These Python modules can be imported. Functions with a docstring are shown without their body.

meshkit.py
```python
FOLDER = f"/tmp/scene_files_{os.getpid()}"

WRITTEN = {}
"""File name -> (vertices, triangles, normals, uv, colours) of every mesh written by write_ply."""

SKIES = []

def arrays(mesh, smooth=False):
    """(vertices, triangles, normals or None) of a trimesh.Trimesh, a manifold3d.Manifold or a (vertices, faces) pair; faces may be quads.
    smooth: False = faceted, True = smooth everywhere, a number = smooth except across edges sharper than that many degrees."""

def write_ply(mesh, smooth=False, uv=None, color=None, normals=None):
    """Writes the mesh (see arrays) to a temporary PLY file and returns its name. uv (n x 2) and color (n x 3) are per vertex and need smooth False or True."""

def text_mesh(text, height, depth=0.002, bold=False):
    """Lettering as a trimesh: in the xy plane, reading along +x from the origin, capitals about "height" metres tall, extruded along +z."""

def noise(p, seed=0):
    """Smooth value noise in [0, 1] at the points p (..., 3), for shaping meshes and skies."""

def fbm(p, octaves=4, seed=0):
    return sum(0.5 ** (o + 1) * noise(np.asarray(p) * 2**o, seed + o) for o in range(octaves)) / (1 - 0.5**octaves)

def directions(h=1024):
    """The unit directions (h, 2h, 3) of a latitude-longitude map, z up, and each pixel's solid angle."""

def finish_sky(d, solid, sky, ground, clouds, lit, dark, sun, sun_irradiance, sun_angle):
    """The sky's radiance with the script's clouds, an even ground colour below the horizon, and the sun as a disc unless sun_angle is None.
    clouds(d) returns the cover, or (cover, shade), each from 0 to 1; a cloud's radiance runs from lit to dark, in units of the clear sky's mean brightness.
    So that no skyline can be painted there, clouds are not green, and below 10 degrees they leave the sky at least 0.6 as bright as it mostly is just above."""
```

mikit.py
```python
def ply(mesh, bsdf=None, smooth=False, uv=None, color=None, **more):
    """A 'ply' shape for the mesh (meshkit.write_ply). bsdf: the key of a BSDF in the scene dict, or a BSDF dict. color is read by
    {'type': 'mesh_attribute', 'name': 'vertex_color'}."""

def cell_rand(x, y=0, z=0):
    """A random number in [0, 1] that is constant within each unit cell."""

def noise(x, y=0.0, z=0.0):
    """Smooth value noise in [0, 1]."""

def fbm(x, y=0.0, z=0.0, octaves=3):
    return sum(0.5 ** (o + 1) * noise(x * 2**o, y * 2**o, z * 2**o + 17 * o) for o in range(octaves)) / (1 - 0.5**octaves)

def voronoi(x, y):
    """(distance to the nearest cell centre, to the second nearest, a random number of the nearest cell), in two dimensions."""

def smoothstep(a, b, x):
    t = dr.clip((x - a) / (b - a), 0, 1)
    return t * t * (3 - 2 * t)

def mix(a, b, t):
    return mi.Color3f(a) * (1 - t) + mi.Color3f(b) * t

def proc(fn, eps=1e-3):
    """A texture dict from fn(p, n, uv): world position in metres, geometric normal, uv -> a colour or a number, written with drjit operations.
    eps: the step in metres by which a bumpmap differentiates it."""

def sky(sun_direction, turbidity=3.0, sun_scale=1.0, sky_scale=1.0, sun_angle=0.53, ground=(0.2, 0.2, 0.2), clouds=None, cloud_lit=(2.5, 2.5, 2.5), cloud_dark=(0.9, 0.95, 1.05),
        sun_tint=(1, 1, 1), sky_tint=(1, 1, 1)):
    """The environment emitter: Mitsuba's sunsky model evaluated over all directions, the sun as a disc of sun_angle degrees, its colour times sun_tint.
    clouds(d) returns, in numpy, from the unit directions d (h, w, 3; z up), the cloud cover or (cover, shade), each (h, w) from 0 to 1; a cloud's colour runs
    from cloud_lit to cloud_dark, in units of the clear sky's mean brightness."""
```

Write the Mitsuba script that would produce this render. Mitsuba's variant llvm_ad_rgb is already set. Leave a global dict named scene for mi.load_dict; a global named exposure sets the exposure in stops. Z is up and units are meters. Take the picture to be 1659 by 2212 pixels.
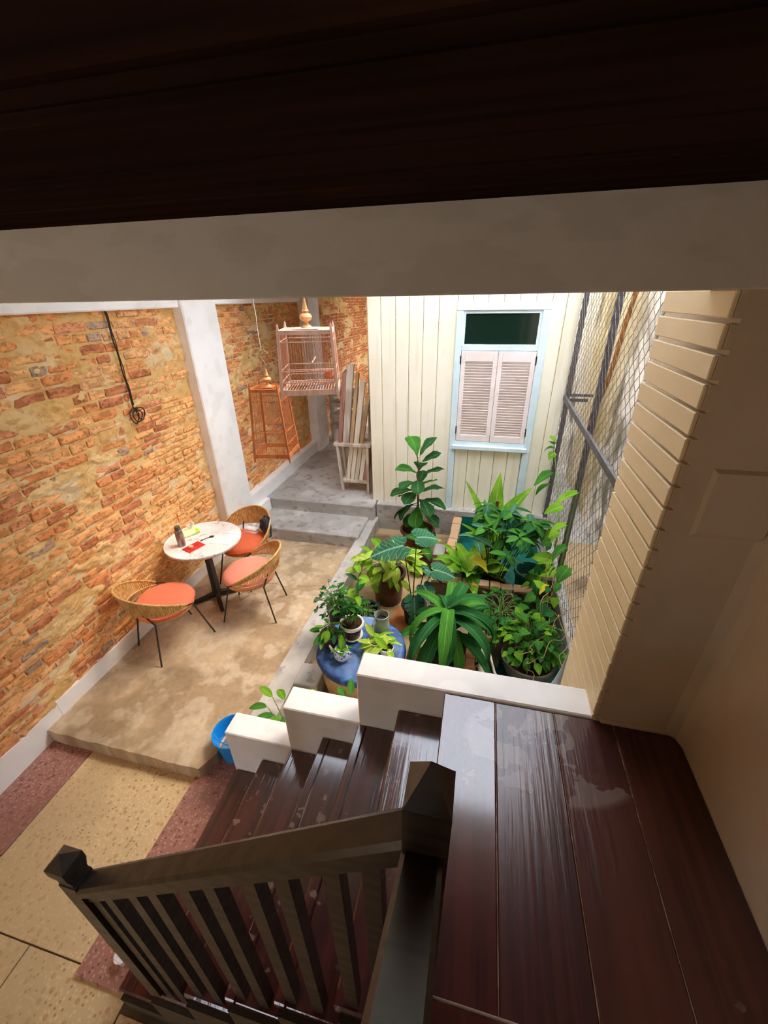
import math, random
import numpy as np, trimesh, mitsuba as mi, drjit as dr, mikit, meshkit
from mikit import proc, noise, fbm, voronoi, cell_rand, smoothstep, mix
T = mi.ScalarTransform4f
scene, labels = {}, {}

# ---------------------------------------------------------------- camera, sky, exposure
F_PX, YAW, PITCH, ROLL = 883.36, -0.234959511, 0.485155334, -0.0184818592
EYE = np.array([0, 0, 2.85])
_f = np.array([math.sin(YAW) * math.cos(PITCH), math.cos(YAW) * math.cos(PITCH), -math.sin(PITCH)])
_r = np.array([math.cos(YAW), -math.sin(YAW), 0.0])
_u = np.cross(_r, _f)
_up = -math.sin(ROLL) * _r + math.cos(ROLL) * _u
scene['camera'] = {'type': 'perspective', 'fov': 2 * math.degrees(math.atan(829.5 / F_PX)), 'fov_axis': 'x', 'near_clip': 0.02, 'far_clip': 100.0,
                   'to_world': T().look_at(origin=EYE.tolist(), target=(EYE + _f).tolist(), up=_up.tolist())}
# bright hazy overcast; the sun only a wide soft glow through thin cloud
scene['sky'] = mikit.sky((0.41, 0.285, 0.866), turbidity=4.0, sun_scale=0.11, sun_angle=20.0, sky_scale=1.0, ground=(0.32, 0.31, 0.29),
                         clouds=lambda d: (np.full(d.shape[:2], 0.95), 1 - np.clip(d[..., 2], 0, 1)), cloud_lit=(2.65, 2.8, 3.15), cloud_dark=(1.65, 1.75, 1.98))
exposure = 4.25

# ---------------------------------------------------------------- materials
def rgb(r, g, b):                       # sRGB 0..255 -> linear
    c = np.array([r, g, b]) / 255.0
    return np.where(c <= 0.04045, c / 12.92, ((c + 0.055) / 1.055) ** 2.4).tolist()
def col(c): return {'type': 'rgb', 'value': c}
def mat(key, color, rough=0.6, spec=0.4, bump=None, bump_scale=0.003, eps=1e-3, **kw):
    base = proc(color) if callable(color) else col(color)
    d = {'type': 'principled', 'base_color': base, 'roughness': rough, 'specular': spec, **kw}
    if bump is not None:
        d = {'type': 'bumpmap', 'arbitrary': proc(bump, eps=eps), 'scale': bump_scale, 'bsdf': d}
    scene[key] = {'type': 'twosided', 'bsdf': d}
def two(a, b, f, s=1.0, lo=0.35, hi=0.65):
    a, b = mi.Color3f(a), mi.Color3f(b)
    def fn(p, n, uv):
        return mix(a, b, smoothstep(lo, hi, fbm(p.x * s + 3.1, p.y * s + 7.7, p.z * s, 4)))
    return fn
C3 = lambda *a: rgb(*a)

def white_wall(p, n, uv):
    t = fbm(p.x * 3, p.y * 3, p.z * 3, 4)
    s = smoothstep(0.62, 0.75, noise(p.x * 9, p.y * 9, p.z * 9 + 5))
    return mix(mix(C3(243, 241, 236), C3(236, 233, 227), smoothstep(0.35, 0.65, t)), C3(220, 216, 208), s * 0.3)
mat('white_paint', white_wall, 0.55, 0.3, bump=lambda p, n, uv: fbm(p.x * 14, p.y * 14, p.z * 14, 3), bump_scale=0.004)
def warm_wall(p, n, uv):
    t = fbm(p.x * 2.2, p.y * 2.2, p.z * 2.2, 4)
    return mix(C3(196, 180, 158), C3(188, 171, 149), smoothstep(0.3, 0.7, t))
mat('warm_paint', warm_wall, 0.5, 0.3, bump=lambda p, n, uv: fbm(p.x * 10, p.y * 10, p.z * 10, 3), bump_scale=0.004)
def grey_beam(p, n, uv):
    t = smoothstep(0.48, 0.54, fbm(p.x * 4, p.y * 4, p.z * 9, 4))
    return mix(C3(198, 195, 189), C3(191, 188, 181), t)
mat('beam_paint', grey_beam, 0.6, 0.3, bump=lambda p, n, uv: fbm(p.x * 12, p.y * 12, p.z * 12, 3), bump_scale=0.004)
def slab(p, n, uv):
    a = fbm(p.x * 2.6, p.y * 2.6, 4.0, 5); b = fbm(p.x * 9 + 9, p.y * 9, 1.0, 5); g = fbm(p.x * 40, p.y * 40, 0.0, 3)
    c = mix(C3(172, 150, 120), C3(148, 126, 98), smoothstep(0.38, 0.62, a))
    c = mix(c, C3(186, 170, 146), smoothstep(0.48, 0.66, b) * 0.55)
    c = mix(c, C3(126, 106, 80), smoothstep(0.56, 0.74, fbm(p.x * 4 + 20, p.y * 4, 8.0, 5)) * 0.4)
    cr = dr.abs(fbm(p.x * 1.3 + 4, p.y * 1.3 + 30, 2.0, 4) - 0.5)
    c = mix(c, C3(96, 80, 62), smoothstep(0.005, 0.0, cr) * smoothstep(2.6, 2.9, p.y) * 0.8)
    return c * (1.06 + 0.26 * g)
mat('slab_concrete', slab, 0.42, 0.4, bump=lambda p, n, uv: fbm(p.x * 12, p.y * 12, p.z * 12, 4), bump_scale=0.003)
def concrete(p, n, uv):
    a = fbm(p.x * 3, p.y * 3, p.z * 3, 4); b = fbm(p.x * 14, p.y * 14, p.z * 14, 3)
    c = mix(C3(188, 183, 175), C3(164, 159, 151), smoothstep(0.35, 0.65, a))
    return mix(c, C3(122, 115, 105), smoothstep(0.55, 0.75, b) * 0.6)
mat('grey_concrete', concrete, 0.6, 0.35, bump=lambda p, n, uv: fbm(p.x * 20, p.y * 20, p.z * 20, 4), bump_scale=0.006)
def wet(p, n, uv):
    a = fbm(p.x * 2.2, p.y * 2.2, 2.0, 4)
    c = mix(C3(178, 152, 112), C3(120, 96, 68), smoothstep(0.4, 0.66, a))
    r = smoothstep(0.26, 0.08, dr.sqrt(dr.square(p.x + 0.60 + 0.3 * (noise(p.x * 7, p.y * 7) - 0.5)) + dr.square((p.y - 3.05 + 0.4 * (noise(p.x * 6, p.y * 6 + 9) - 0.5)) * 0.8)))
    return mix(c, C3(176, 82, 22), r * 0.85)
mat('planter_floor', wet, 0.5, 0.4, bump=lambda p, n, uv: fbm(p.x * 14, p.y * 14, p.z * 14, 4), bump_scale=0.006)
def terrazzo(base, dark, light, chip):
    def fn(p, n, uv):
        d1, d2, k = voronoi(p.x * 55, p.y * 55); e1, e2, m = voronoi(p.x * 26 + 5, p.y * 26)
        c = mix(base, light, smoothstep(0.45, 0.25, d1) * smoothstep(0.35, 0.55, k) * 0.7)
        c = mix(c, chip, smoothstep(0.34, 0.26, e1) * smoothstep(0.78, 0.82, m))
        c = mix(c, dark, smoothstep(0.36, 0.28, d1) * smoothstep(0.86, 0.9, k))
        return mix(c, mi.Color3f(base) * 0.8, smoothstep(0.45, 0.7, fbm(p.x * 2.5, p.y * 2.5, 1.0, 3)) * 0.5)
    return fn
mat('terrazzo_cream', terrazzo(C3(208, 180, 136), C3(172, 134, 88), C3(222, 198, 156), C3(194, 158, 110)), 0.35, 0.45)
mat('terrazzo_red', terrazzo(C3(160, 112, 98), C3(122, 76, 66), C3(190, 152, 138), C3(138, 90, 80)), 0.35, 0.45)
mat('joint_dark', C3(92, 78, 60), 0.8)

BR = [(202, 138, 82), (208, 146, 90), (194, 124, 74), (212, 156, 98), (178, 110, 70), (202, 150, 100), (160, 130, 106), (192, 128, 86)]
for i, c in enumerate(BR):
    a, b = mi.Color3f(C3(*c)), mi.Color3f(C3(*[min(255, int(v * 1.12 + 14)) for v in c]))
    dk = mi.Color3f(C3(*[int(v * 0.72) for v in c]))
    def bf(p, n, uv, a=a, b=b, dk=dk):
        t = fbm(p.x * 16, p.y * 16, p.z * 22, 4); s = fbm(p.x * 50, p.y * 50 + 7, p.z * 50, 2)
        return mix(mix(a, b, smoothstep(0.35, 0.65, t)), dk, smoothstep(0.56, 0.72, s) * 0.6)
    mat('brick_clay_%d' % i, bf, 0.85, 0.2)
def mortar(p, n, uv):
    a = fbm(p.x * 3, p.y * 3.0, p.z * 3.6, 4); b = fbm(p.x * 18, p.y * 18, p.z * 18, 3)
    c = mix(C3(216, 174, 110), C3(226, 192, 136), smoothstep(0.38, 0.6, a))
    c = mix(c, C3(202, 156, 96), smoothstep(0.5, 0.66, b) * 0.8)
    e = smoothstep(0.60, 0.70, fbm(p.x * 5 + 3, p.y * 5 + 40, p.z * 5, 3))
    c = mix(c, C3(226, 208, 170), e * 0.6)
    salt = smoothstep(0.52, 0.66, fbm(p.x * 9, p.y * 9 + 11, p.z * 9, 4)) * smoothstep(0.75, 0.25, p.z + 0.5 * noise(p.x * 3, p.y * 3, 0) - 0.1)
    return mix(c, C3(216, 190, 164), salt * 0.7)
mat('mortar', mortar, 0.9, 0.15, bump=lambda p, n, uv: fbm(p.x * 40, p.y * 40, p.z * 40, 4), bump_scale=0.006)

def wood_fn(a, b, c, axis, wear=0.0):
    def fn(p, n, uv):
        u, v, w = (p.x, p.y, p.z) if axis == 'x' else (p.y, p.x, p.z) if axis == 'y' else (p.z, p.x, p.y)
        g = fbm(u * 1.2, v * 40, w * 40, 4); h = noise(u * 3, v * 7, w * 7)
        o = mix(mix(a, b, smoothstep(0.35, 0.65, g)), c, smoothstep(0.55, 0.8, h) * 0.5)
        if wear:
            s = smoothstep(0.70, 0.76, fbm(p.x * 24 + 5, p.y * 24, p.z * 24, 3)) * smoothstep(0.5, 0.62, noise(p.x * 2.6, p.y * 2.6, 3.3))
            o = mix(o, C3(150, 128, 112), s * wear)
            q = smoothstep(0.50, 0.53, fbm(p.x * 7 + 2, p.y * 9, 5.0, 5)) * smoothstep(0.34, 0.30, dr.sqrt(dr.square((p.x - 0.40) * 0.95) + dr.square((p.y - 1.16) * 1.5)))
            o = mix(o, C3(128, 112, 104), q * 0.55)
        return o
    return fn
grain = lambda p, n, uv: fbm(p.x * 70, p.y * 3.5, p.z * 30, 3)
mat('stair_wood', wood_fn(C3(74, 28, 20), C3(56, 22, 16), C3(88, 38, 25), 'y', 0.4), 0.13, 0.9, bump=grain, bump_scale=0.0008, clearcoat=1.0, clearcoat_gloss=0.95)
mat('stair_wood_dull', wood_fn(C3(72, 29, 21), C3(56, 23, 17), C3(86, 40, 27), 'y', 0.5), 0.26, 0.6, bump=grain, bump_scale=0.0015, clearcoat=0.6, clearcoat_gloss=0.85)
mat('rail_wood', wood_fn(C3(52, 45, 39), C3(44, 38, 33), C3(60, 51, 43), 'x'), 0.38, 0.45)
scene['ceiling_wood'] = {'type': 'twosided', 'bsdf': {'type': 'diffuse', 'reflectance': proc(wood_fn(C3(48, 32, 27), C3(38, 26, 22), C3(60, 40, 32), 'x'))}}
mat('nosing_worn', wood_fn(C3(150, 128, 112), C3(110, 84, 70), C3(84, 44, 30), 'x'), 0.5, 0.4)
def cream(p, n, uv):
    t = fbm(p.x * 2.2, p.y * 2.2, p.z * 1.2, 4); v = noise(p.x * 26, p.y * 26, p.z * 1.3)
    c = mix(C3(243, 238, 217), C3(237, 231, 206), smoothstep(0.35, 0.7, t))
    return mix(c, C3(228, 220, 194), smoothstep(0.65, 0.85, v) * 0.5)
mat('cream_paint', cream, 0.5, 0.35)
mat('siding_paint', two(C3(224, 206, 168), C3(216, 198, 160), None, 2.0), 0.5, 0.35)
mat('blue_paint', two(C3(216, 233, 237), C3(204, 225, 232), None, 4.0), 0.45, 0.4)
mat('shutter_paint', two(C3(236, 226, 222), C3(227, 216, 211), None, 5.0), 0.5, 0.35)
mat('cream_groove', C3(176, 162, 128), 0.8, 0.2)
mat('dark_gap', C3(46, 38, 30), 0.9, 0.1)
def moldy(p, n, uv):
    a = fbm(p.y * 1.5, p.z * 0.8, 3.0, 5); b = fbm(p.y * 6, p.z * 3, 1.0, 4)
    c = mix(C3(243, 241, 236), C3(226, 222, 212), smoothstep(0.4, 0.7, b))
    m = smoothstep(0.46, 0.60, a) * smoothstep(0.32, 0.56, b)
    c = mix(c, C3(104, 98, 78), m * 0.9)
    c = mix(c, C3(168, 150, 108), smoothstep(0.5, 0.7, fbm(p.y * 2 + 8, p.z * 1.5, 9.0, 4)) * 0.6)
    band = smoothstep(5.5, 5.7, p.y) * smoothstep(7.4, 7.2, p.y)
    return mix(c, C3(226, 210, 160), band * 0.5)
mat('outer_wall_paint', moldy, 0.8, 0.2, bump=lambda p, n, uv: fbm(p.x * 12, p.y * 12, p.z * 12, 4), bump_scale=0.01)
mat('pond_paint', two(C3(14, 110, 96), C3(10, 80, 72), None, 5.0), 0.5, 0.4)

# ---------------------------------------------------------------- helpers
def add(key, mesh, m, smooth=False, to_world=None, color=None):
    k, i = key, 0
    while k in scene:
        i += 1
        k = '%s_%03d' % (key, i)
    d = mesh if isinstance(mesh, dict) else mikit.ply(mesh, smooth=smooth)
    d = dict(d)
    d['bsdf'] = {'type': 'ref', 'id': m}
    if to_world is not None:
        d['to_world'] = to_world
    scene[k] = d
    return k
def lab(key, label=None, category=None, group=None, kind=None):
    d = labels.setdefault(key, {})
    for k, v in (('label', label), ('category', category), ('group', group), ('kind', kind)):
        if v: d[k] = v
    return key
_names = {}
def thing(name, label, category, group=None):
    n = _names.get(name, 0); _names[name] = n + 1
    k = name if n == 0 else '%s_%03d' % (name, n)
    lab(k, label, category, group)
    return k
def cat(*ms): return trimesh.util.concatenate([m for m in ms if m is not None])
_hullf = {}
def box(x0, x1, y0, y1, z0, z1, b=0.0):
    lo, hi = np.minimum([x0, y0, z0], [x1, y1, z1]).astype(float), np.maximum([x0, y0, z0], [x1, y1, z1]).astype(float)
    if b <= 0:
        return trimesh.creation.box(bounds=[lo, hi])
    b = min(b, 0.45 * float((hi - lo).min()))
    c = (lo + hi) / 2; h = (hi - lo) / 2
    pts = []
    for s in np.ndindex(2, 2, 2):
        sg = np.array(s) * 2 - 1
        for ax in range(3):
            q = h - b; q[ax] = h[ax]
            pts.append(c + sg * q)
    m = trimesh.convex.convex_hull(np.array(pts))
    return m
def hull(pts): return trimesh.convex.convex_hull(np.array(pts, float))
def prism_x(poly_yz, x0, x1):           # outline in (y, z) extruded along x
    from shapely.geometry import Polygon
    m = trimesh.creation.extrude_polygon(Polygon(poly_yz), x1 - x0, engine='earcut')
    v = m.vertices.copy(); m.vertices = np.stack([v[:, 2] + x0, v[:, 0], v[:, 1]], 1); return m
def prism_y(poly_xz, y0, y1):
    from shapely.geometry import Polygon
    m = trimesh.creation.extrude_polygon(Polygon(poly_xz), y1 - y0, engine='earcut')
    v = m.vertices.copy(); m.vertices = np.stack([v[:, 0], v[:, 2] + y0, v[:, 1]], 1); m.invert(); return m
def prism_z(poly_xy, z0, z1):
    from shapely.geometry import Polygon
    m = trimesh.creation.extrude_polygon(Polygon(poly_xy), z1 - z0, engine='earcut'); m.apply_translation([0, 0, z0]); return m
def tube(pts, r, n=8, closed=False, caps=True):
    P = np.array(pts, float); N = len(P); R = np.broadcast_to(np.asarray(r, float), (N,))
    t = np.gradient(P, axis=0) if not closed else np.roll(P, -1, 0) - np.roll(P, 1, 0)
    t /= np.maximum(np.linalg.norm(t, axis=1, keepdims=True), 1e-9)
    a = np.array([0, 0, 1.0]) if abs(t[0][2]) < 0.9 else np.array([1.0, 0, 0])
    us = []
    u = np.cross(t[0], a); u /= np.linalg.norm(u)
    for i in range(N):
        u = u - t[i] * (u @ t[i]); u /= max(np.linalg.norm(u), 1e-9); us.append(u)
    us = np.array(us); vs = np.cross(t, us)
    ang = np.arange(n) * 2 * np.pi / n
    V = (P[:, None] + R[:, None, None] * (np.cos(ang)[None, :, None] * us[:, None] + np.sin(ang)[None, :, None] * vs[:, None])).reshape(-1, 3)
    Fs = []
    for i in range(N if closed else N - 1):
        j = (i + 1) % N
        for k in range(n):
            l = (k + 1) % n
            Fs += [[i * n + k, i * n + l, j * n + l], [i * n + k, j * n + l, j * n + k]]
    V = list(V)
    if caps and not closed:
        for i, fl in ((0, 1), (N - 1, 0)):
            c = len(V); V.append(P[i])
            for k in range(n):
                l = (k + 1) % n
                Fs.append([c, i * n + l, i * n + k] if fl else [c, i * n + k, i * n + l])
    return trimesh.Trimesh(np.array(V), np.array(Fs), process=False)
def lathe(prof, n=32, center=(0, 0, 0), wob=0.0, seed=0):
    prof = np.array(prof, float); m = len(prof)
    ang = np.arange(n) * 2 * np.pi / n
    V = np.stack([prof[:, None, 0] * np.cos(ang), prof[:, None, 0] * np.sin(ang), np.repeat(prof[:, None, 1], n, 1)], -1).reshape(-1, 3)
    Fs = []
    for i in range(m - 1):
        for k in range(n):
            l = (k + 1) % n
            Fs += [[i * n + k, i * n + l, (i + 1) * n + l], [i * n + k, (i + 1) * n + l, (i + 1) * n + k]]
    if wob:
        V[:, :2] *= (1 + wob * (meshkit.noise(V * 9 + seed * 7.7)[:, None] - 0.5))
    M = trimesh.Trimesh(V + np.array(center), np.array(Fs), process=False)
    M.merge_vertices()
    M.update_faces(M.nondegenerate_faces())
    return M
def cyl(p0, p1, r, n=12): return tube([p0, p1], r, n)

# ================================================================ STRUCTURE
def struct(key, mesh, m, label=None, category=None, smooth=False):
    k = add(key, mesh, m, smooth)
    if '__' not in k: lab(k, label, category, kind='structure')
    return k
rng = np.random.default_rng(7)
XW = -2.97
# ---- brick party wall on the left, bay by bay
def brick_mesh(seed):
    r = np.random.default_rng(seed)
    ny, nz = 7, 4
    ys = np.array([-.5, -.46, -.3, 0, .3, .46, .5]); zs = np.array([-.5, -.32, .32, .5])
    V = []
    for j, z in enumerate(zs):
        for i, y in enumerate(ys):
            edge = (i in (0, ny - 1)) + (j in (0, nz - 1))
            d = 0.0 if edge == 0 else -0.007 - 0.005 * (edge == 2)
            d += r.normal(0, 0.0028)
            V.append([d, y * 0.215 + r.normal(0, 0.003) * (edge > 0), z * 0.047 + r.normal(0, 0.0022) * (j in (0, nz - 1))])
    n0 = len(V)
    Fs = []
    for j in range(nz - 1):
        for i in range(ny - 1):
            a = j * ny + i
            Fs += [[a, a + 1, a + ny + 1], [a, a + ny + 1, a + ny]]
    rim = [i for i in range(ny)] + [j * ny + ny - 1 for j in range(1, nz)] + [(nz - 1) * ny + i for i in range(ny - 2, -1, -1)] + [j * ny for j in range(nz - 2, 0, -1)]
    for q in rim:
        v = V[q]; V.append([-0.05, v[1], v[2]])
    R = len(rim)
    for k in range(R):
        l = (k + 1) % R
        Fs += [[rim[k], n0 + k, n0 + l], [rim[k], n0 + l, rim[l]]]
    return trimesh.Trimesh(np.array(V), np.array(Fs), process=False)
BRICKS = [brick_mesh(s) for s in range(12)]
BRICK_PLY = [mikit.ply(b, smooth=35) for b in BRICKS]
def wall_depth(y, z, seed=0, clear=None):
    p = np.stack([np.zeros_like(y), y, z], -1)
    f = meshkit.fbm(p * np.array([1, 2.6, 4.2]) + seed * 11, 4, seed)
    g = meshkit.fbm(p * 14, 4, seed + 5)
    q = meshkit.fbm(p * 40, 2, seed + 9)
    patch = np.clip((f - 0.535) / 0.09, 0, 1)
    tq = meshkit.fbm(p * np.array([1, 9, 15]) + 31, 3, seed + 21) * 7; tf = tq - np.floor(tq); ter = (np.floor(tq) + np.clip((tf - 0.35) / 0.3, 0, 1)) / 7 - 0.5
    if clear is not None: patch = patch * clear(y, z)
    return -0.008 + 0.016 * patch * (0.35 + 1.1 * g) + 0.012 * (g - 0.5) + 0.007 * (q - 0.5) + (0.012 + 0.018 * patch) * ter, patch
def brick_bay(key, y0, y1, z0, z1, seed, seen, clear=None, step=0.012, x=XW, course=0.0605, fine=lambda y, z: True):
    ny, nz = int((y1 - y0) / step), int((z1 - z0) / step)
    Y, Z = np.meshgrid(np.linspace(y0, y1, ny), np.linspace(z0, z1, nz))
    D, _ = wall_depth(Y, Z, seed, clear)
    V = np.stack([x + D, Y, Z], -1).reshape(-1, 3)
    i = np.arange(ny * nz).reshape(nz, ny)
    Fs = np.vstack([np.stack([i[:-1, :-1], i[:-1, 1:], i[1:, 1:]], -1).reshape(-1, 3), np.stack([i[:-1, :-1], i[1:, 1:], i[1:, :-1]], -1).reshape(-1, 3)])
    back = box(x - 0.25, x - 0.03, y0, y1, z0 - 0.2, z1 + 0.2)
    wall = trimesh.Trimesh(V, Fs, process=False)
    r = np.random.default_rng(seed + 100)
    out = []
    for zone, (crs, hs) in enumerate(((course * 1.36, 1.33), (course * 0.93, 0.95))):
        z = z0 + 0.03
        while z < z1 - 0.02:
            y = y0 + r.uniform(0, 0.2)
            header = r.uniform() < 0.18
            while y < y1 - 0.04:
                L = (0.115 if (header or r.uniform() < 0.12) else 0.22) * r.uniform(0.88, 1.1) * (1.12 if zone == 0 else 1.0)
                if y + L > y1 - 0.01: break
                yc = y + L / 2; zc = z + 0.010 * math.sin(yc * 1.7 + seed) + r.normal(0, 0.002)
                y += L + r.uniform(0.010, 0.018)
                if fine(yc, zc) != bool(zone) or not seen(yc, zc) or r.uniform() < 0.02: continue
                d, pt = wall_depth(np.array([yc]), np.array([zc]), seed, clear)
                if pt[0] > 0.9 and r.uniform() < 0.75: continue      # plastered over
                b = int(r.integers(12)); m = int(r.choice(8, p=[.18, .16, .13, .15, .11, .12, .05, .10]))
                Tm = T().translate([x + r.normal(0.002, 0.0035), yc, zc]).rotate([1, 0, 0], r.normal(0, 0.9)).scale([1, L / 0.215, hs * r.uniform(0.95, 1.1)])
                out.append((np.linalg.norm(np.array([x, yc, zc]) - EYE), b, m, Tm, (yc, zc)))
            z += crs * r.uniform(0.97, 1.03)
    out.sort(key=lambda t: t[0])
    return cat(wall, back), out
def put_bricks(holder, bricks):
    for d, b, m, Tm, _ in bricks[:300]:
        add(holder + '__brick', BRICK_PLY[b], 'brick_clay_%d' % m, to_world=Tm)
    rest = bricks[300:]
    if rest:
        ms = []
        for d, b, m, Tm, _ in rest:
            q = BRICKS[b].copy(); q.apply_transform(np.array(Tm.matrix, float)); ms.append(q)
        k = add(holder + '__brick_field', cat(*ms), 'brick_clay_3', smooth=35)
        lab(k, kind='stuff')
clear1 = lambda y, z: np.clip(1 - np.exp(-((y - 3.35) / 0.5) ** 2 - ((z - 1.35) / 0.75) ** 2) * 1.6, 0, 1)
w1, b1 = brick_bay('wall_left', 0.2, 3.86, 0.10, 2.80, 3, lambda y, z: y > 0.75 + 0.40 * (z - 0.1), clear1, fine=lambda y, z: (y > 2.9 and z < 2.05) or (y < 2.0 and z < 0.75) or z < 0.45)
w1 = cat(w1, box(XW - 0.25, XW - 0.012, -5.3, 0.2, -0.2, 5.6), box(XW - 0.25, XW - 0.03, 0.2, 12.0, 2.7, 5.6), box(XW - 0.25, XW - 0.03, 0.2, 12.0, -0.2, 0.12))
struct('wall_left', w1, 'mortar', 'old exposed brick wall of orange bricks in crumbling yellow mortar left of the cafe table')
put_bricks('wall_left', b1)
w2, b2 = brick_bay('wall_left_rear', 4.36, 7.0, 0.42, 2.86, 8, lambda y, z: True, None, step=0.02)
struct('wall_left_rear', w2, 'mortar', 'exposed brick wall bay behind the hanging birdcages')
put_bricks('wall_left_rear', b2)
w3, b3 = brick_bay('wall_left_far', 7.1, 11.0, 0.42, 2.86, 12, lambda y, z: True, None, step=0.03)
struct('wall_left_far', w3, 'mortar', 'dark far stretch of brick wall at the end of the passage')
ms = []
for d, b, m, Tm, _ in b3:
    q = BRICKS[b].copy(); q.apply_transform(np.array(Tm.matrix, float)); ms.append(q)
lab(add('wall_left_far__brick_field', cat(*ms), 'brick_clay_4', smooth=35), kind='stuff')
struct('wall_rear', box(-3.2, -1.2, 11.0, 11.2, 0.2, 3.2), 'mortar', 'shadowy end wall of the back passage')
# white plaster columns, lintel and baseboards
struct('column', cat(box(XW - 0.1, -2.87, 3.83, 4.40, 0.0, 3.1, 0.012)), 'white_paint', 'tall white plastered column between the two brick bays', 'column')
struct('column_001', box(XW - 0.1, -2.80, 6.78, 7.25, 0.3, 3.1, 0.012), 'white_paint', 'white plastered column deep in the back passage', 'column')
struct('trim_1', cat(box(XW - 0.1, -2.90, -0.5, 3.83, 2.785, 3.1, 0.01), box(XW - 0.1, -2.88, 4.40, 6.78, 2.80, 3.1, 0.01)), 'white_paint', 'white plaster lintel strip along the top of the brick wall')
def wavy_strip(x0, x1, y0, y1, z0, zt, n=40, amp=0.012, seed=0):
    ys = np.linspace(y0, y1, n); nz = meshkit.noise(np.stack([ys * 6, ys * 0, ys * 0 + seed], -1)) - 0.5
    ms = []
    V, Fs = [], []
    for i, y in enumerate(ys):
        t = zt(y) + amp * nz[i]
        V += [[x0, y, z0], [x1, y, z0], [x1 - 0.004, y, t], [x0, y, t + 0.004]]
    for i in range(n - 1):
        a, b = i * 4, i * 4 + 4
        for q in range(4):
            r2 = (q + 1) % 4
            Fs += [[a + q, a + r2, b + r2], [a + q, b + r2, b + q]]
    Fs += [[0, 2, 1], [0, 3, 2]]; e = (n - 1) * 4; Fs += [[e, e + 1, e + 2], [e, e + 2, e + 3]]
    return trimesh.Trimesh(np.array(V), np.array(Fs), process=False)
struct('baseboard_left', cat(wavy_strip(XW - 0.1, XW + 0.022, 1.46, 3.83, -0.14, lambda y: 0.155 - 0.006 * y, 60), wavy_strip(XW - 0.1, XW + 0.016, -2.0, 1.46, -0.14, lambda y: 0.095 + 0.02 * math.sin(y), 50, 0.02, 5),
                             box(-2.87, -2.855, 3.84, 4.40, 0.0, 0.17), ), 'white_paint', 'white skirting along the foot of the brick wall')
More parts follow.
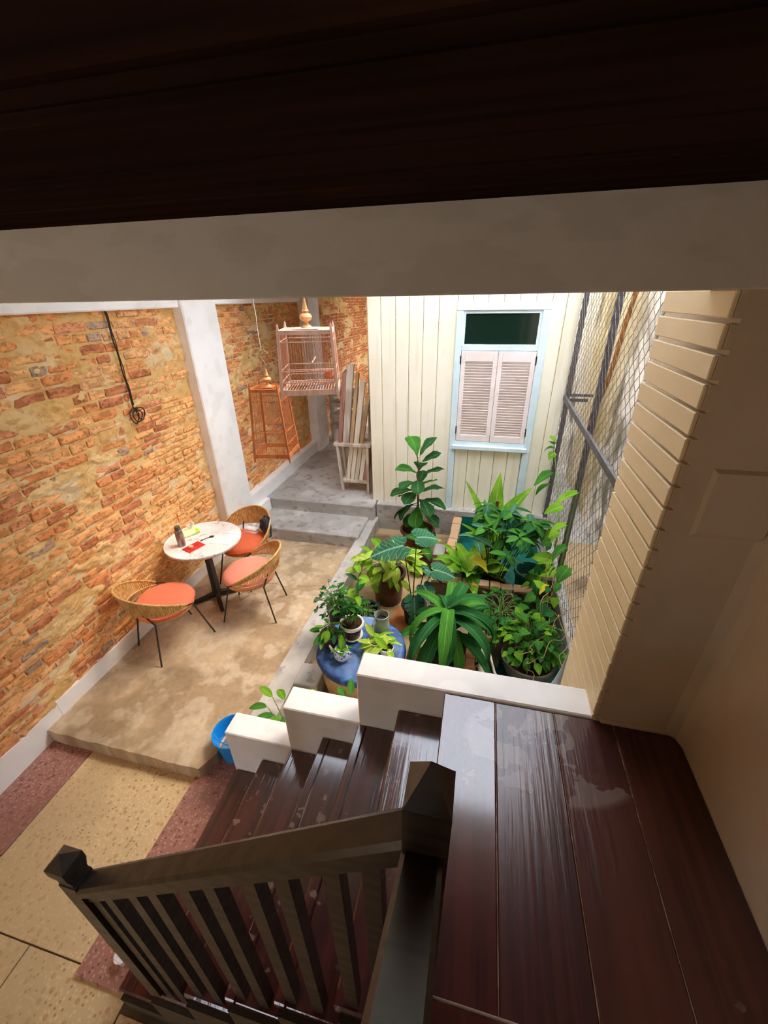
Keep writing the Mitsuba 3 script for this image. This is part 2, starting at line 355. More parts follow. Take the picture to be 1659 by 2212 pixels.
struct('baseboard_rear', cat(wavy_strip(XW - 0.1, -2.86, 4.39, 6.78, 0.0, lambda y: 0.52, 40, 0.01, 2), box(-2.96, -2.80, 4.2, 4.74, 0.0, 0.34)), 'white_paint', 'white skirting along the rear brick bay')

# ---- floors
struct('floor', cat(box(-3.3, 1.2, -5.5, 1.9, -0.30, -0.135), box(-3.3, -1.2, 1.45, 4.3, -0.30, -0.10), box(-3.3, 1.2, -5.5, 1.0, -0.2, -0.128)), 'joint_dark', 'ground floor of the house in poured terrazzo')
g = 0.0035
def panel(key, x0, x1, y0, y1, m, zt=-0.12, label=None):
    k = add('floor__' + key, box(x0 + g, x1 - g, y0 + g, y1 - g, -0.14, zt, 0.002), m)
    if label: lab(k, label)
panel('terrazzo_border', -2.96, -2.59, 0.66, 1.34, 'terrazzo_red', label='red terrazzo border strip along the brick wall')
panel('terrazzo_panel', -2.59, -1.71, 0.39, 1.34, 'terrazzo_cream', label='cream terrazzo panel')
panel('terrazzo_panel', -2.36, -1.71, 0.39, 0.39001 + 0.0, 'terrazzo_cream') if False else None
panel('terrazzo_panel', -2.96, -2.59, -0.4, 0.66, 'terrazzo_cream')
panel('terrazzo_panel', -2.59, -2.04, -0.6, 0.39, 'terrazzo_cream')
panel('terrazzo_panel', -2.04, -1.40, -0.6, 0.39, 'terrazzo_cream')
panel('terrazzo_panel', -1.40, -0.3, -0.9, 0.30, 'terrazzo_cream')
panel('terrazzo_panel', -2.96, -2.0, -2.2, -0.6, 'terrazzo_cream')
panel('terrazzo_panel', -2.0, -0.3, -2.2, -0.9, 'terrazzo_cream')
panel('terrazzo_border', -1.71, -1.36, 0.345, 1.66, 'terrazzo_red', zt=-0.098, label='red terrazzo strip at the foot of the stairs')
# raised concrete walkway with the chairs
sl = prism_z([(-2.965, 1.325), (-1.66, 1.318), (-1.60, 1.44), (-1.60, 1.66), (-1.43, 1.66), (-1.43, 4.3), (-2.965, 4.3)], -0.14, 0.0)
sl = sl.subdivide_to_size(0.16)
v = sl.vertices.copy(); top = v[:, 2] > -0.01
v[top, 2] += 0.006 * (meshkit.fbm(v[top] * np.array([3, 3, 0]), 3) - 0.5)
fr = v[:, 1] < 1.5
v[fr, 1] += 0.010 * (meshkit.noise(v[fr] * np.array([14, 0, 6])) - 0.5)
sl.vertices = v
struct('floor_walkway', sl, 'slab_concrete', 'raised patchy brown concrete walkway under the cafe table')
struct('step', box(-2.90, -1.36, 4.225, 4.9, -0.1, 0.165, 0.012), 'grey_concrete', 'lower grey concrete step at the end of the walkway', 'step')
struct('step_001', box(-2.90, -1.29, 4.755, 5.3, 0.0, 0.335, 0.012), 'grey_concrete', 'upper grey concrete step leading to the back passage', 'step')
struct('floor_rear', box(-2.96, -1.25, 5.25, 11.0, 0.1, 0.3352), 'grey_concrete', 'grey concrete floor of the back passage')
kb = prism_z([(-1.455, 1.5), (-1.26, 1.5), (-1.245, 4.90), (-1.37, 4.90)], -0.12, 0.12).subdivide_to_size(0.2)
v = kb.vertices.copy(); v[:, 0] += 0.012 * (meshkit.noise(v * np.array([0, 5, 3])) - 0.5); kb.vertices = v
struct('kerb', kb, 'grey_concrete', 'grey concrete kerb between the walkway and the planter', 'kerb')
struct('floor_planter', box(-1.3, 1.75, 1.4, 5.0, -0.3, -0.05), 'planter_floor', 'stained concrete bed of the sunken planter')
struct('wall_planter_rear', cat(box(-1.27, 0.95, 4.86, 5.05, -0.1, 0.335, 0.01)), 'grey_concrete', 'grey concrete plinth under the wooden shed')

# ---- wooden annex with the shuttered window
YS = 4.96
struct('wall_shed', cat(box(-1.33, 0.90, YS + 0.02, YS + 0.10, 0.335, 5.0), box(-1.33, -1.25, YS + 0.1, 9.0, 0.335, 5.0), box(0.82, 0.90, YS + 0.1, 9.0, 0.0, 5.0)), 'cream_groove', 'cream painted timber annex wall of vertical boards')
def board(x0, x1, z0, z1):
    x0 += 0.003; x1 -= 0.003; e = 0.006
    return prism_z([(x0, YS + 0.03), (x0, YS + e), (x0 + 0.007, YS), (x1 - 0.007, YS), (x1, YS + e), (x1, YS + 0.03)], z0, z1)
xs = [-1.345, -1.185, -1.015, -0.86, -0.70, -0.53, -0.335]
for i in range(len(xs) - 1): add('wall_shed__board', board(xs[i], xs[i + 1], 0.335, 5.0), 'cream_paint')
for a in ((0.625, 0.765), (0.765, 0.905)): add('wall_shed__board', board(a[0], a[1], 0.335, 5.0), 'cream_paint')
xs2 = np.linspace(-0.335, 0.625, 7)
for i in range(6): add('wall_shed__board', board(xs2[i], xs2[i + 1], 2.76, 5.0), 'cream_paint')
xs3 = np.linspace(-0.26, 0.54, 6)
for i in range(5): add('wall_shed__board', board(xs3[i], xs3[i + 1], 0.335, 1.18), 'cream_paint')
# window
wf = YS - 0.035
struct('window_1', cat(box(-0.335, -0.262, wf, YS + 0.04, 0.335, 2.70, 0.006), box(0.545, 0.625, wf, YS + 0.04, 0.335, 2.70, 0.006), box(-0.335, 0.625, wf, YS + 0.04, 2.70, 2.775, 0.006),
                       box(-0.262, 0.545, wf + 0.008, YS + 0.04, 2.30, 2.365, 0.005), box(-0.262, -0.236, wf + 0.02, YS + 0.04, 2.36, 2.70), box(0.518, 0.545, wf + 0.02, YS + 0.04, 2.36, 2.70), box(-0.262, 0.545, wf + 0.02, YS + 0.04, 2.672, 2.70)),
       'blue_paint', 'tall window with pale blue frame and closed louvred shutters in the cream annex wall')
lab(add('window_1__sill', cat(box(-0.30, 0.585, wf - 0.03, YS + 0.04, 1.165, 1.215, 0.006), box(-0.262, 0.545, wf + 0.005, YS + 0.03, 1.215, 1.265)), 'blue_paint'), 'pale blue sill')
scene['dark_glass'] = {'type': 'principled', 'base_color': col(C3(16, 38, 30)), 'roughness': 0.08, 'specular': 0.6}
scene['dark_glass'] = {'type': 'twosided', 'bsdf': scene['dark_glass']}
lab(add('window_1__pane', box(-0.24, 0.525, YS + 0.0, YS + 0.008, 2.36, 2.68), 'dark_glass'), 'dark green glass transom')
for s, (x0, x1) in enumerate(((-0.258, 0.141), (0.145, 0.541))):
    st = 0.048; y0, y1 = wf + 0.006, wf + 0.032
    k = add('window_1__shutter', cat(box(x0, x0 + st, y0, y1, 1.268, 2.297, 0.003), box(x1 - st, x1, y0, y1, 1.268, 2.297, 0.003), box(x0 + st, x1 - st, y0, y1, 2.19, 2.297, 0.003), box(x0 + st, x1 - st, y0, y1, 1.268, 1.345, 0.003)), 'shutter_paint')
    n = 28; zs = np.linspace(1.362, 2.175, n)
    sl_ = box(x0 + st - 0.004, x1 - st + 0.004, -0.0032, 0.0032, -0.0195, 0.0195, 0.002)
    pl = mikit.ply(sl_)
    for z in zs: add(k + '__slat', pl, 'shutter_paint', to_world=T().translate([0, (y0 + y1) / 2 + 0.002, float(z)]).rotate([1, 0, 0], 35))
    add(k + '__back_panel', box(x0 + 0.01, x1 - 0.01, y1 + 0.016, y1 + 0.020, 1.27, 2.295), 'shutter_paint')
    for z in (1.36, 2.16):
        xh = x0 - 0.004 if s == 0 else x1 + 0.004
        add(k + '__hinge', cyl([xh, y0 - 0.006, z], [xh, y0 - 0.006, z + 0.09], 0.007, 8), 'dark_gap')

# ---- grey beam, dark timber ceiling, right wall and pier with siding
struct('ceiling_beam', cat(box(-3.1, 0.95, 1.335, 1.50, 2.850, 3.09, 0.004)), 'beam_paint', 'grey plastered concrete beam across the top of the courtyard opening')
struct('ceiling', cat(box(-3.1, 0.98, 0.62, 1.50, 3.087, 3.5, 0.02)), 'ceiling_wood', 'dark varnished timber overhead')
for i, (a, b) in enumerate(((0.62, 0.86), (0.86, 1.11), (1.11, 1.34))):
    add('ceiling__board', box(-3.05, 0.944, a + 0.004, b - 0.004, 3.068, 3.088, 0.005), 'ceiling_wood')
for i in range(6):
    z0 = 3.10 + 0.19 * i
    add('ceiling__board', box(-3.05, 0.944, 0.59, 0.625, z0 + 0.004, z0 + 0.186, 0.006), 'ceiling_wood')
struct('ceiling_upper', box(-3.2, 1.2, -5.2, 0.75, 4.2, 4.3), 'ceiling_wood', 'dark upper ceiling above the stairwell')
rw = [(1.0, -5.2)]
struct('wall_right', prism_z([(0.945, -5.2), (1.3, -5.2), (1.3, 2.06), (0.70, 2.06), (0.70, 1.402), (0.638, 1.402), (0.638, 1.347), (0.895, 1.345), (0.93, 1.325), (0.945, 1.28)], -0.1, 5.4), 'warm_paint', 'beige plastered wall beside the landing turning into the pier')
struct('trim_2', hull([(x, 1.35, z) for x in (0.705, 0.905) for z in (2.13, 2.375)] + [(x, 1.326, z) for x in (0.712, 0.90) for z in (2.16, 2.366)]), 'warm_paint', 'shallow plastered box on the pier beside the landing')
z = 1.13; i = 0
brd = np.random.default_rng(4)
while z < 2.95:
    h = 0.0785
    gap = 0.010 if z > 1.5 else 0.008
    if z > 2.60: gap = 0.014
    if z > 2.72: gap = 0.012
    yn = 1.3465 + abs(brd.normal(0, 0.002))
    add('wall_right__corner_block', box(0.6195, 0.639, 1.3465, 1.4025, z + gap / 2, z + h - gap / 2, 0.001), 'warm_paint')
    m = box(0.606, 0.619, yn, 1.835 + brd.normal(0, 0.004), z + gap / 2, z + h - gap / 2, 0.003)
    add('wall_right__siding_board', m, 'siding_paint')
    z += h
for zz in np.arange(0.1, 1.1, 0.0785): add('wall_right__corner_block', box(0.6195, 0.639, 1.3465, 1.4025, float(zz) + 0.001, float(zz) + 0.0765, 0.001), 'warm_paint'); add('wall_right__siding_board', box(0.606, 0.619, 1.348, 1.835, float(zz) + 0.001, float(zz) + 0.0765, 0.002), 'siding_paint')
# stepped white wall beside the stairs
struct('parapet', cat(box(-1.385, -0.93, 1.352, 1.50, -0.14, 0.442, 0.006), box(-0.935, -0.478, 1.35, 1.50, -0.14, 0.808, 0.006), box(-0.482, 0.66, 1.348, 1.50, -0.14, 1.190, 0.006)), 'white_paint', 'white stepped low wall beside the stairs and landing', 'low wall')
struct('parapet_sill', box(0.64, 0.94, 1.335, 1.36, 0.2, 1.192, 0.004), 'warm_paint', 'low plaster curb where the landing meets the pier')

# ---- outside: neighbour's wall, ground, unseen upper storeys that shape the light in the well
struct('wall_outer', cat(box(1.62, 1.9, 1.0, 11.0, -0.6, 3.15), box(0.9, 1.9, 10.5, 10.8, -0.6, 3.15)), 'outer_wall_paint', 'whitewashed neighbouring wall with dark mould beyond the wire fence')
struct('ground_outer', box(0.95, 1.7, 1.86, 10.6, -0.4, -0.08), 'grey_concrete', 'narrow strip of ground behind the fence')
struct('ceiling_aisle', box(-3.2, -1.30, 4.75, 11.2, 3.05, 3.2), 'beam_paint', 'unseen floor above the back passage, out of view, darkening its far bricks')  # out of view, roofs the back passage so its bricks stay dark
struct('ceiling_walkway', box(-3.2, -2.15, 1.48, 4.8, 3.46, 3.6), 'beam_paint', 'unseen balcony above the walkway, out of view, shading the top of the brick wall')  # out of view, placed to shade the top of the bricks and column
struct('wall_upper', box(-3.2, 1.3, 1.36, 1.50, 3.09, 5.4), 'white_paint', 'upper house wall above the beam')
struct('wall_front', cat(box(-3.2, -2.75, -5.3, -5.2, -0.2, 5.4), box(-1.4, 1.3, -5.3, -5.2, -0.2, 5.4), box(-2.9, 0.2, -5.3, -5.2, 2.4, 5.4)), 'warm_paint', 'unseen street-side wall behind the camera, its doorway placed to let light into the room')  # out of view behind the camera; doorway sized to light beam and walls
struct('ceiling_eave', box(-3.2, 1.62, 1.48, 2.45, 4.2, 4.35), 'beam_paint', 'unseen roof eave over the near side of the light well, cutting off the high sky')  # out of view, placed to cut off high sky over the landing
struct('ceiling_balcony', box(-2.16, -0.40, 1.48, 2.75, 3.46, 3.6), 'beam_paint', 'unseen balcony landing on the near side of the light well, keeping sky glare off the lower treads')  # out of view, placed to block sky reflections on the lower treads

# unseen globe lamp left behind the camera, placed to light the right wall
lm = thing('pendant_lamp', 'unseen frosted globe lamp on a cord, out of view, placed to light the right wall', 'lamp')
gl = trimesh.creation.icosphere(3, 0.14); gl.apply_translation([-2.05, -0.95, 2.70])
scene[add(lm + '__globe', gl, 'white_paint', smooth=True)]['emitter'] = {'type': 'area', 'radiance': col([2.4, 1.95, 1.5])}
add(lm + '__cord', cyl([-2.05, -0.95, 2.87], [-2.05, -0.95, 4.2], 0.005, 6), 'dark_gap')
add(lm + '__collar', lathe([(0, 2.87), (0.05, 2.865), (0.055, 2.82), (0.05, 2.818), (0, 2.84)], 20, (-2.05, -0.95, 0)), 'dark_gap', smooth=40)

# ================================================================ STAIRS
ZL = 1.177
NOS = [-0.043 - 0.222 * i for i in range(7)]            # nosing lines, landing first
NZ = [ZL - 0.185 * i for i in range(7)]
st = thing('staircase', 'dark red-brown timber stair with glossy worn treads, plank landing and square-baluster railing', 'staircase')
YN, YF = 0.335, 1.348
def plank(x0, x1, y0, y1, z1, t=0.034, b=0.007):
    return box(x0, x1, y0, y1, z1 - t, z1, b)
for i in range(1, 7):
    # tread i reaches from its own nosing to under the one above
    x0, x1 = NOS[i], NOS[i - 1] + 0.028
    if i in (2, 3):
        xm = x0 + 0.045
        add(st + '__tread', plank(x0, xm - 0.001, YN, YF, NZ[i], b=0.005), 'stair_wood')
        add(st + '__tread', plank(xm + 0.001, x1, YN, YF, NZ[i], b=0.003), 'stair_wood')
    else:
        add(st + '__tread', plank(x0, x1, YN, YF, NZ[i]), 'stair_wood')
    add(st + '__riser', box(NOS[i] + 0.028, NOS[i] + 0.048, YN + 0.012, YF, NZ[i] - 0.185 if i < 6 else -0.12, NZ[i] - 0.032), 'stair_wood')
add(st + '__riser', box(NOS[0] + 0.028, NOS[0] + 0.048, YN + 0.012, YF, NZ[1], NZ[0] - 0.032), 'stair_wood')
lx = [-0.043, 0.192, 0.447, 0.69, 0.946]
for i in range(4):
    add(st + '__landing_plank', plank(lx[i] + 0.0015, lx[i + 1] - 0.0015, -0.6 if i > 0 else 0.30, YF - 0.004, ZL - (0.002 if i % 2 else 0), 0.04, 0.004), 'stair_wood' if i == 0 else 'stair_wood_dull')
for x in lx[1:4]: add(st + '__joint_filler', box(x - 0.0013, x + 0.0013, -0.6, YF - 0.006, ZL - 0.03, ZL - 0.0015), 'nosing_worn')
add(st + '__landing_frame', box(-0.01, 0.944, -0.6, YF - 0.004, ZL - 0.16, ZL - 0.041), 'rail_wood')
# sawtooth stringer and panel on the open side
poly = [(NOS[6] + 0.05, -0.11)]
for i in range(6, 0, -1):
    poly += [(NOS[i] + 0.02, NZ[i] - 0.034), (NOS[i - 1] + 0.02, NZ[i] - 0.034)]
poly += [(-0.02, NZ[0] - 0.036), (0.02, NZ[0] - 0.036), (0.02, 0.8), (0.0, 0.72), (NOS[6] + 0.35, -0.11)]
add(st + '__stringer', prism_y(poly, YN - 0.018, YN + 0.012), 'rail_wood')
add(st + '__side_panel', prism_y([(NOS[6] + 0.28, -0.12), (0.0, 0.74), (0.0, -0.12)], YN - 0.006, YN + 0.008), 'rail_wood')
# second flight that climbs past the camera
for i in range(3):
    zt = ZL + 0.185 * (i + 1); yn = 0.338 - 0.222 * i
    add(st + '__tread', plank(0.0, 0.944, yn - 0.25, yn, zt), 'stair_wood')
    add(st + '__riser', box(0.0, 0.944, yn - 0.05, yn - 0.03, zt - 0.185, zt - 0.033), 'stair_wood')
lab(add(st + '__nosing', box(0.01, 0.943, 0.332, 0.341, ZL + 0.185 - 0.024, ZL + 0.186, 0.003), 'nosing_worn'), 'scuffed pale nosing edge')

# ---------------------------------------------------------------- railing
ra = st
def newel(cx, cy, w, z0, z1, cap, nh=0.16):
    h = w / 2
    def ring(hh, z): return [(cx + a * hh, cy + b * hh, z) for a, b in ((-1, -1), (1, -1), (1, 1), (-1, 1))]
    shaft = hull(ring(h, z0) + ring(h, z1 - cap - nh))
    neck = hull(ring(h * 0.90, z1 - cap - nh) + ring(h * 0.90, z1 - cap - nh + 0.035))
    head = hull(ring(h * 0.94, z1 - cap - nh + 0.03) + ring(h * 1.12, z1 - cap - nh + 0.065) + ring(h * 1.12, z1 - cap) + ring(h * 0.06, z1))
    return cat(shaft, neck, head)
NP = (-0.022, 0.362); NB = (-1.118, 0.368)
def up_newel(cx, cy, w, z0, z1, cap):
    h = w / 2
    def ring(hh, z): return [(cx + a * hh, cy + b * hh, z) for a, b in ((-1, -1), (1, -1), (1, 1), (-1, 1))]
    return cat(hull(ring(h, z0) + ring(h, z1 - cap) ), hull(ring(h, z1 - cap - 0.001) + ring(h * 0.05, z1)))
lab(add(ra + '__newel_post', up_newel(NP[0], NP[1], 0.074, ZL, 2.246, 0.07), 'rail_wood'), 'tall newel post with a pointed top at the landing corner')
lab(add(ra + '__newel_post', newel(NB[0], NB[1], 0.062, NZ[5], 1.375, 0.035, 0.10), 'rail_wood'), 'lower newel post with a faceted cap')
def sloped(x0, z0, x1, z1, y0, y1, ht, hb, b=0.008):
    # bar whose top line runs (x0,z0)-(x1,z1); profile chamfered
    P = [(y0 + b, ht), (y1 - b, ht), (y1, ht - b), (y1, hb), (y0, hb), (y0, ht - b)]
    pts = [(x, y, z + dz) for x, z in ((x0, z0), (x1, z1)) for y, dz in P]
    return hull(pts)
xa, za, xb, zb = NB[0] + 0.025, 1.225, NP[0] - 0.030, 2.055
lab(add(ra + '__handrail', cat(sloped(xa, za, xb, zb, 0.333, 0.401, 0.0, -0.040, 0.010)), 'rail_wood'), 'sloping brown handrail of the lower flight')
add(ra + '__rail_moulding', cat(sloped(xa, za, xb, zb, 0.340, 0.394, -0.041, -0.052, 0.002), sloped(xa, za, xb, zb, 0.346, 0.388, -0.052, -0.100, 0.004)), 'rail_wood')
sl_ = (zb - za) / (xb - xa)
for c in (-0.122, -0.208, -0.330, -0.425, -0.552, -0.642, -0.774, -0.864, -0.985, -1.055):
    k = max(i for i in range(7) if NOS[i] <= c + 1e9 and c >= NOS[i]) if False else next(i for i in range(7) if NOS[i] <= c)
    zt = za + sl_ * (c - xa) - 0.094
    add(ra + '__baluster', hull([(c + a * 0.019, 0.367 + b * 0.019, z + a * 0.019 * sl_ * (z > 1e-3 and q)) for a in (-1, 1) for b in (-1, 1) for z, q in ((NZ[k], 0), (zt, 1))]), 'rail_wood')
# handrail of the upper flight, passing beside the camera
ya, za2, yb, zb2 = 0.335, 2.050, -0.55, 2.050 + 0.76 * 0.885
def sl2(w, ht, hb, b):
    P = [(-w + b, ht), (w - b, ht), (w, ht - b), (w, hb), (-w, hb), (-w, ht - b)]
    return hull([(-0.026 + dx, y, z + dz) for y, z in ((ya, za2), (yb, zb2)) for dx, dz in P])
lab(add(ra + '__handrail', sl2(0.034, 0.0, -0.042, 0.008), 'rail_wood'), 'grey-green worn handrail of the upper flight')
add(ra + '__rail_moulding', cat(sl2(0.028, -0.042, -0.054, 0.002), sl2(0.022, -0.054, -0.10, 0.004)), 'rail_wood')
for i, y in enumerate((0.255, 0.17, 0.04, -0.05)):
    zt = za2 + 0.76 * (ya - y) - 0.09; zb_ = ZL + 0.185 * (1 + int((0.338 - y) / 0.222))
    add(ra + '__baluster', box(-0.046, -0.008, y - 0.019, y + 0.019, zb_ - 0.16, zt), 'rail_wood')

# ================================================================ FURNITURE
mat('black_metal', C3(38, 34, 32), 0.45, 0.5)
def rattan(p, n, uv):
    t = noise(p.x * 90, p.y * 90, p.z * 30); s = fbm(p.x * 9, p.y * 9, p.z * 9, 3)
    return mix(mix(C3(208, 166, 102), C3(182, 138, 78), smoothstep(0.3, 0.7, t)), C3(216, 182, 122), smoothstep(0.5, 0.7, s) * 0.5)
mat('rattan', rattan, 0.55, 0.35)
def coral(a, b):
    a, b = mi.Color3f(C3(*a)), mi.Color3f(C3(*b))
    def fn(p, n, uv):
        t = 0.5 + 0.5 * dr.sin(p.x * 260 + p.y * 60)
        return mix(a, b, smoothstep(0.3, 0.7, t) * 0.35 + 0.3 * fbm(p.x * 8, p.y * 8, p.z * 8, 3))
    return fn
mat('cushion_coral', coral((228, 128, 94), (212, 110, 80)), 0.8, 0.2, sheen=0.4)
mat('cushion_pink', coral((234, 152, 128), (226, 138, 114)), 0.8, 0.2, sheen=0.4)
mat('cushion_orange', coral((224, 112, 74), (206, 96, 62)), 0.8, 0.2, sheen=0.4)
def rot2(m, ang, loc):
    m = m.copy(); m.apply_transform(trimesh.transformations.rotation_matrix(ang, [0, 0, 1])); m.apply_translation(loc); return m
TH = np.radians(104)
def shell_z(th):
    c = np.cos(th * 0.5 * np.pi / TH * 0.98)
    return 0.480 + 0.062 * np.clip(c, 0, 1), 0.505 + 0.235 * np.clip(c, 0, 1) ** 1.05
def shell_pt(th, k):                    # k 0 bottom .. 1 top; back is -y
    zb, zt = shell_z(th)
    z = zb + (zt - zb) * k
    r = 0.268 + 0.20 * (z - 0.45)
    return np.array([r * np.sin(th), -r * np.cos(th) * 1.02 - 0.005, z])
def chair(label, cx, cy, ang, cushion, group='rattan chairs around the marble table', openwork=False):
    t = thing('rattan_chair', label, 'chair', group)
    put = lambda m: rot2(m, ang, [cx, cy, 0])
    rib, nv = 62, 9
    nth = rib * 4
    ths = np.linspace(-TH, TH, nth)
    V = []
    for i, th in enumerate(ths):
        off = 0.0035 * math.cos(2 * math.pi * i / 4) + 0.0015
        for s in (1, -1):
            for j in range(nv):
                p = shell_pt(th, j / (nv - 1)); d = np.array([math.sin(th), -math.cos(th), 0])
                V.append(p + d * (off * (1 if s > 0 else 1) + 0.0035 * s))
    idx = lambda i, s, j: i * 2 * nv + s * nv + j
    Fs = []
    for i in range(nth - 1):
        for j in range(nv - 1):
            Fs += [[idx(i, 0, j), idx(i + 1, 0, j), idx(i + 1, 0, j + 1)], [idx(i, 0, j), idx(i + 1, 0, j + 1), idx(i, 0, j + 1)]]
            Fs += [[idx(i, 1, j), idx(i + 1, 1, j + 1), idx(i + 1, 1, j)], [idx(i, 1, j), idx(i, 1, j + 1), idx(i + 1, 1, j + 1)]]
    if openwork:                        # spaced canes between the rims
        ms = []
        for th in np.linspace(-TH * 0.97, TH * 0.97, 74):
            ms.append(tube([shell_pt(th, k) for k in np.linspace(0, 1, 5)], 0.0042, 5))
        for k in (0.55, 0.62, 0.69, 0.76, 0.83, 0.90):
            ms.append(tube([shell_pt(th, k) for th in np.linspace(-TH, TH, 40)], 0.0042, 5))
        back = cat(*ms)
    else:
        back = trimesh.Trimesh(np.array(V), np.array(Fs), process=False)
    b = add(t + '__backrest', put(back), 'rattan', smooth=40)
    add(b + '__rim', put(cat(tube([shell_pt(th, 1.0) for th in np.linspace(-TH, TH, 60)], 0.010, 8), tube([shell_pt(th, 0.0) for th in np.linspace(-TH, TH, 60)], 0.008, 8))), 'rattan', smooth=50)
    # cushion
    prof = [(0.0, 0.417), (0.17, 0.417), (0.225, 0.420), (0.244, 0.432), (0.250, 0.455), (0.246, 0.478), (0.22, 0.502), (0.15, 0.520), (0.07, 0.527), (0.0, 0.528)]
    cu = lathe(prof, 40, wob=0.03, seed=len(labels))
    lab(add(t + '__cushion', put(cu), cushion, smooth=50), 'round coral cushion')
    add(t + '__cushion__piping', put(tube([(0.2505 * math.cos(a), 0.2505 * math.sin(a), 0.462) for a in np.linspace(0, 2 * math.pi, 40, endpoint=False)], 0.004, 6, closed=True)), cushion, smooth=True)
    add(t + '__seat_rim', put(tube([(0.226 * math.cos(a), 0.226 * math.sin(a), 0.411) for a in np.linspace(0, 2 * math.pi, 40, endpoint=False)], 0.011, 8, closed=True)), 'rattan', smooth=True)
    # metal
    ring = [(0.205 * math.cos(a), 0.205 * math.sin(a), 0.398) for a in np.linspace(0, 2 * math.pi, 40, endpoint=False)]
    ms = [tube(ring, 0.008, 8, closed=True), tube([(-0.2, 0, 0.408), (0.2, 0, 0.408)], 0.006, 6), tube([(0, -0.2, 0.408), (0, 0.2, 0.408)], 0.006, 6)]
    for s in (-1, 1):
        e = shell_pt(s * TH, 0.5)
        ms.append(tube([e, e + np.array([-s * 0.015, 0.06, -0.02]), (s * 0.19, 0.15, 0.425), (s * 0.15, 0.165, 0.408)], 0.006, 6))
    add(t + '__seat_frame', put(cat(*ms)), 'black_metal', smooth=50)
    for sx in (-1, 1):
        ex = shell_pt(sx * 0.62, 0.15)
        add(t + '__leg', put(tube([ex, (sx * 0.165, -0.185, 0.40), (sx * 0.212, -0.262, 0.004)], 0.0075, 8)), 'black_metal', smooth=50)
        add(t + '__leg', put(tube([(sx * 0.16, 0.16, 0.408), (sx * 0.212, 0.262, 0.004)], 0.0075, 8)), 'black_metal', smooth=50)
    return t
chair('rattan barrel chair with coral cushion, its back to the stairs, nearest to the camera', -2.605, 2.355, math.radians(-24), 'cushion_coral')
chair('rattan chair with pale pink cushion and open cane back, right of the marble table', -2.075, 2.905, math.radians(101), 'cushion_pink', openwork=True)
chair('rattan chair with orange cushion behind the marble table, a bag and towel on it', -2.435, 3.42, math.radians(172), 'cushion_orange')

# marble cafe table
def marble(p, n, uv):
    w = fbm(p.x * 5, p.y * 5, 3.0, 4)
    v = dr.abs(fbm(p.x * 6 + w * 3, p.y * 6, 7.0, 4) - 0.5); v2 = dr.abs(fbm(p.x * 11 + 9, p.y * 11 + w * 2, 2.0, 3) - 0.5)
    c = mix(C3(240, 236, 232), C3(226, 220, 214), smoothstep(0.4, 0.65, w))
    c = mix(c, C3(158, 146, 138), smoothstep(0.022, 0.0, v) * 0.75)
    return mix(c, C3(186, 166, 148), smoothstep(0.016, 0.0, v2) * 0.5)
mat('marble', marble, 0.18, 0.5)
mat('table_edge', two(C3(206, 178, 146), C3(186, 158, 126), None, 12.0), 0.5, 0.4)
tb = thing('cafe_table', 'round white marble cafe table on a black cross-footed pedestal by the brick wall', 'table')
TX, TY = -2.575, 2.985
R = 0.362
add(tb + '__tabletop', lathe([(0, 0.722), (R - 0.004, 0.722), (R, 0.726), (R, 0.736), (R - 0.004, 0.740), (0, 0.740)], 72, (TX, TY, 0)), 'marble', smooth=40)
add(tb + '__edge_band', lathe([(0, 0.706), (R - 0.012, 0.706), (R - 0.002, 0.712), (R - 0.002, 0.721), (0, 0.7215)], 72, (TX, TY, 0)), 'table_edge', smooth=40)
add(tb + '__pedestal', hull([(TX + a * w, TY + b * w, z) for a in (-1, 1) for b in (-1, 1) for w, z in ((0.030, 0.06), (0.024, 0.70))]), 'black_metal')
add(tb + '__mounting_plate', box(TX - 0.13, TX + 0.13, TY - 0.13, TY + 0.13, 0.695, 0.706, 0.002), 'black_metal')
for i in range(4):
    a = math.radians(-48 + 90 * i); d = np.array([math.cos(a), math.sin(a)]); q = np.array([-d[1], d[0]]) * 0.022
    pts = []
    for L, z0, z1, s in ((0.015, 0.03, 0.085, 1.1), (0.27, 0.004, 0.030, 0.8)):
        for sg in (-1, 1):
            for z in (z0, z1): pts.append((TX + d[0] * L + sg * q[0] * s, TY + d[1] * L + sg * q[1] * s, z))
    add(tb + '__foot', hull(pts), 'black_metal')
# things on the table
mat('steel', C3(150, 132, 122), 0.25, 0.6, metallic=0.8)
mat('bottle_cap', C3(96, 80, 72), 0.4, 0.4)
bt = thing('steel_bottle', 'brushed steel drinking bottle with dark cap standing on the marble table', 'bottle')
bx, by = -2.70, 2.83
add(bt + '__body', lathe([(0, 0.742), (0.034, 0.742), (0.036, 0.746), (0.036, 0.885), (0.033, 0.905), (0.022, 0.918), (0, 0.918)], 28, (bx, by, 0)), 'steel', smooth=40)
add(bt + '__cap', lathe([(0, 0.915), (0.024, 0.915), (0.027, 0.92), (0.027, 0.950), (0.022, 0.956), (0, 0.956)], 24, (bx, by, 0)), 'bottle_cap', smooth=40)
def packet(p, n, uv):
    k = voronoi(p.x * 30, p.y * 30)
    return mix(C3(238, 242, 190), C3(206, 226, 70), smoothstep(0.45, 0.55, k[2]))
mat('packet_print', packet, 0.5, 0.4)
mat('tissue', C3(244, 244, 238), 0.9, 0.1)
pk = thing('tissue_packet', 'soft yellow-green tissue packet with a white tissue sticking out, on the marble table', 'tissue packet')
def flat(cx, cy, w, l, z0, z1, ang, b=0.006): return rot2(box(-w / 2, w / 2, -l / 2, l / 2, z0, z1, b), ang, [cx, cy, 0])
add(pk + '__wrapper', flat(-2.768, 3.05, 0.13, 0.17, 0.741, 0.776, math.radians(-30), 0.012), 'packet_print')
r8 = np.random.default_rng(8)
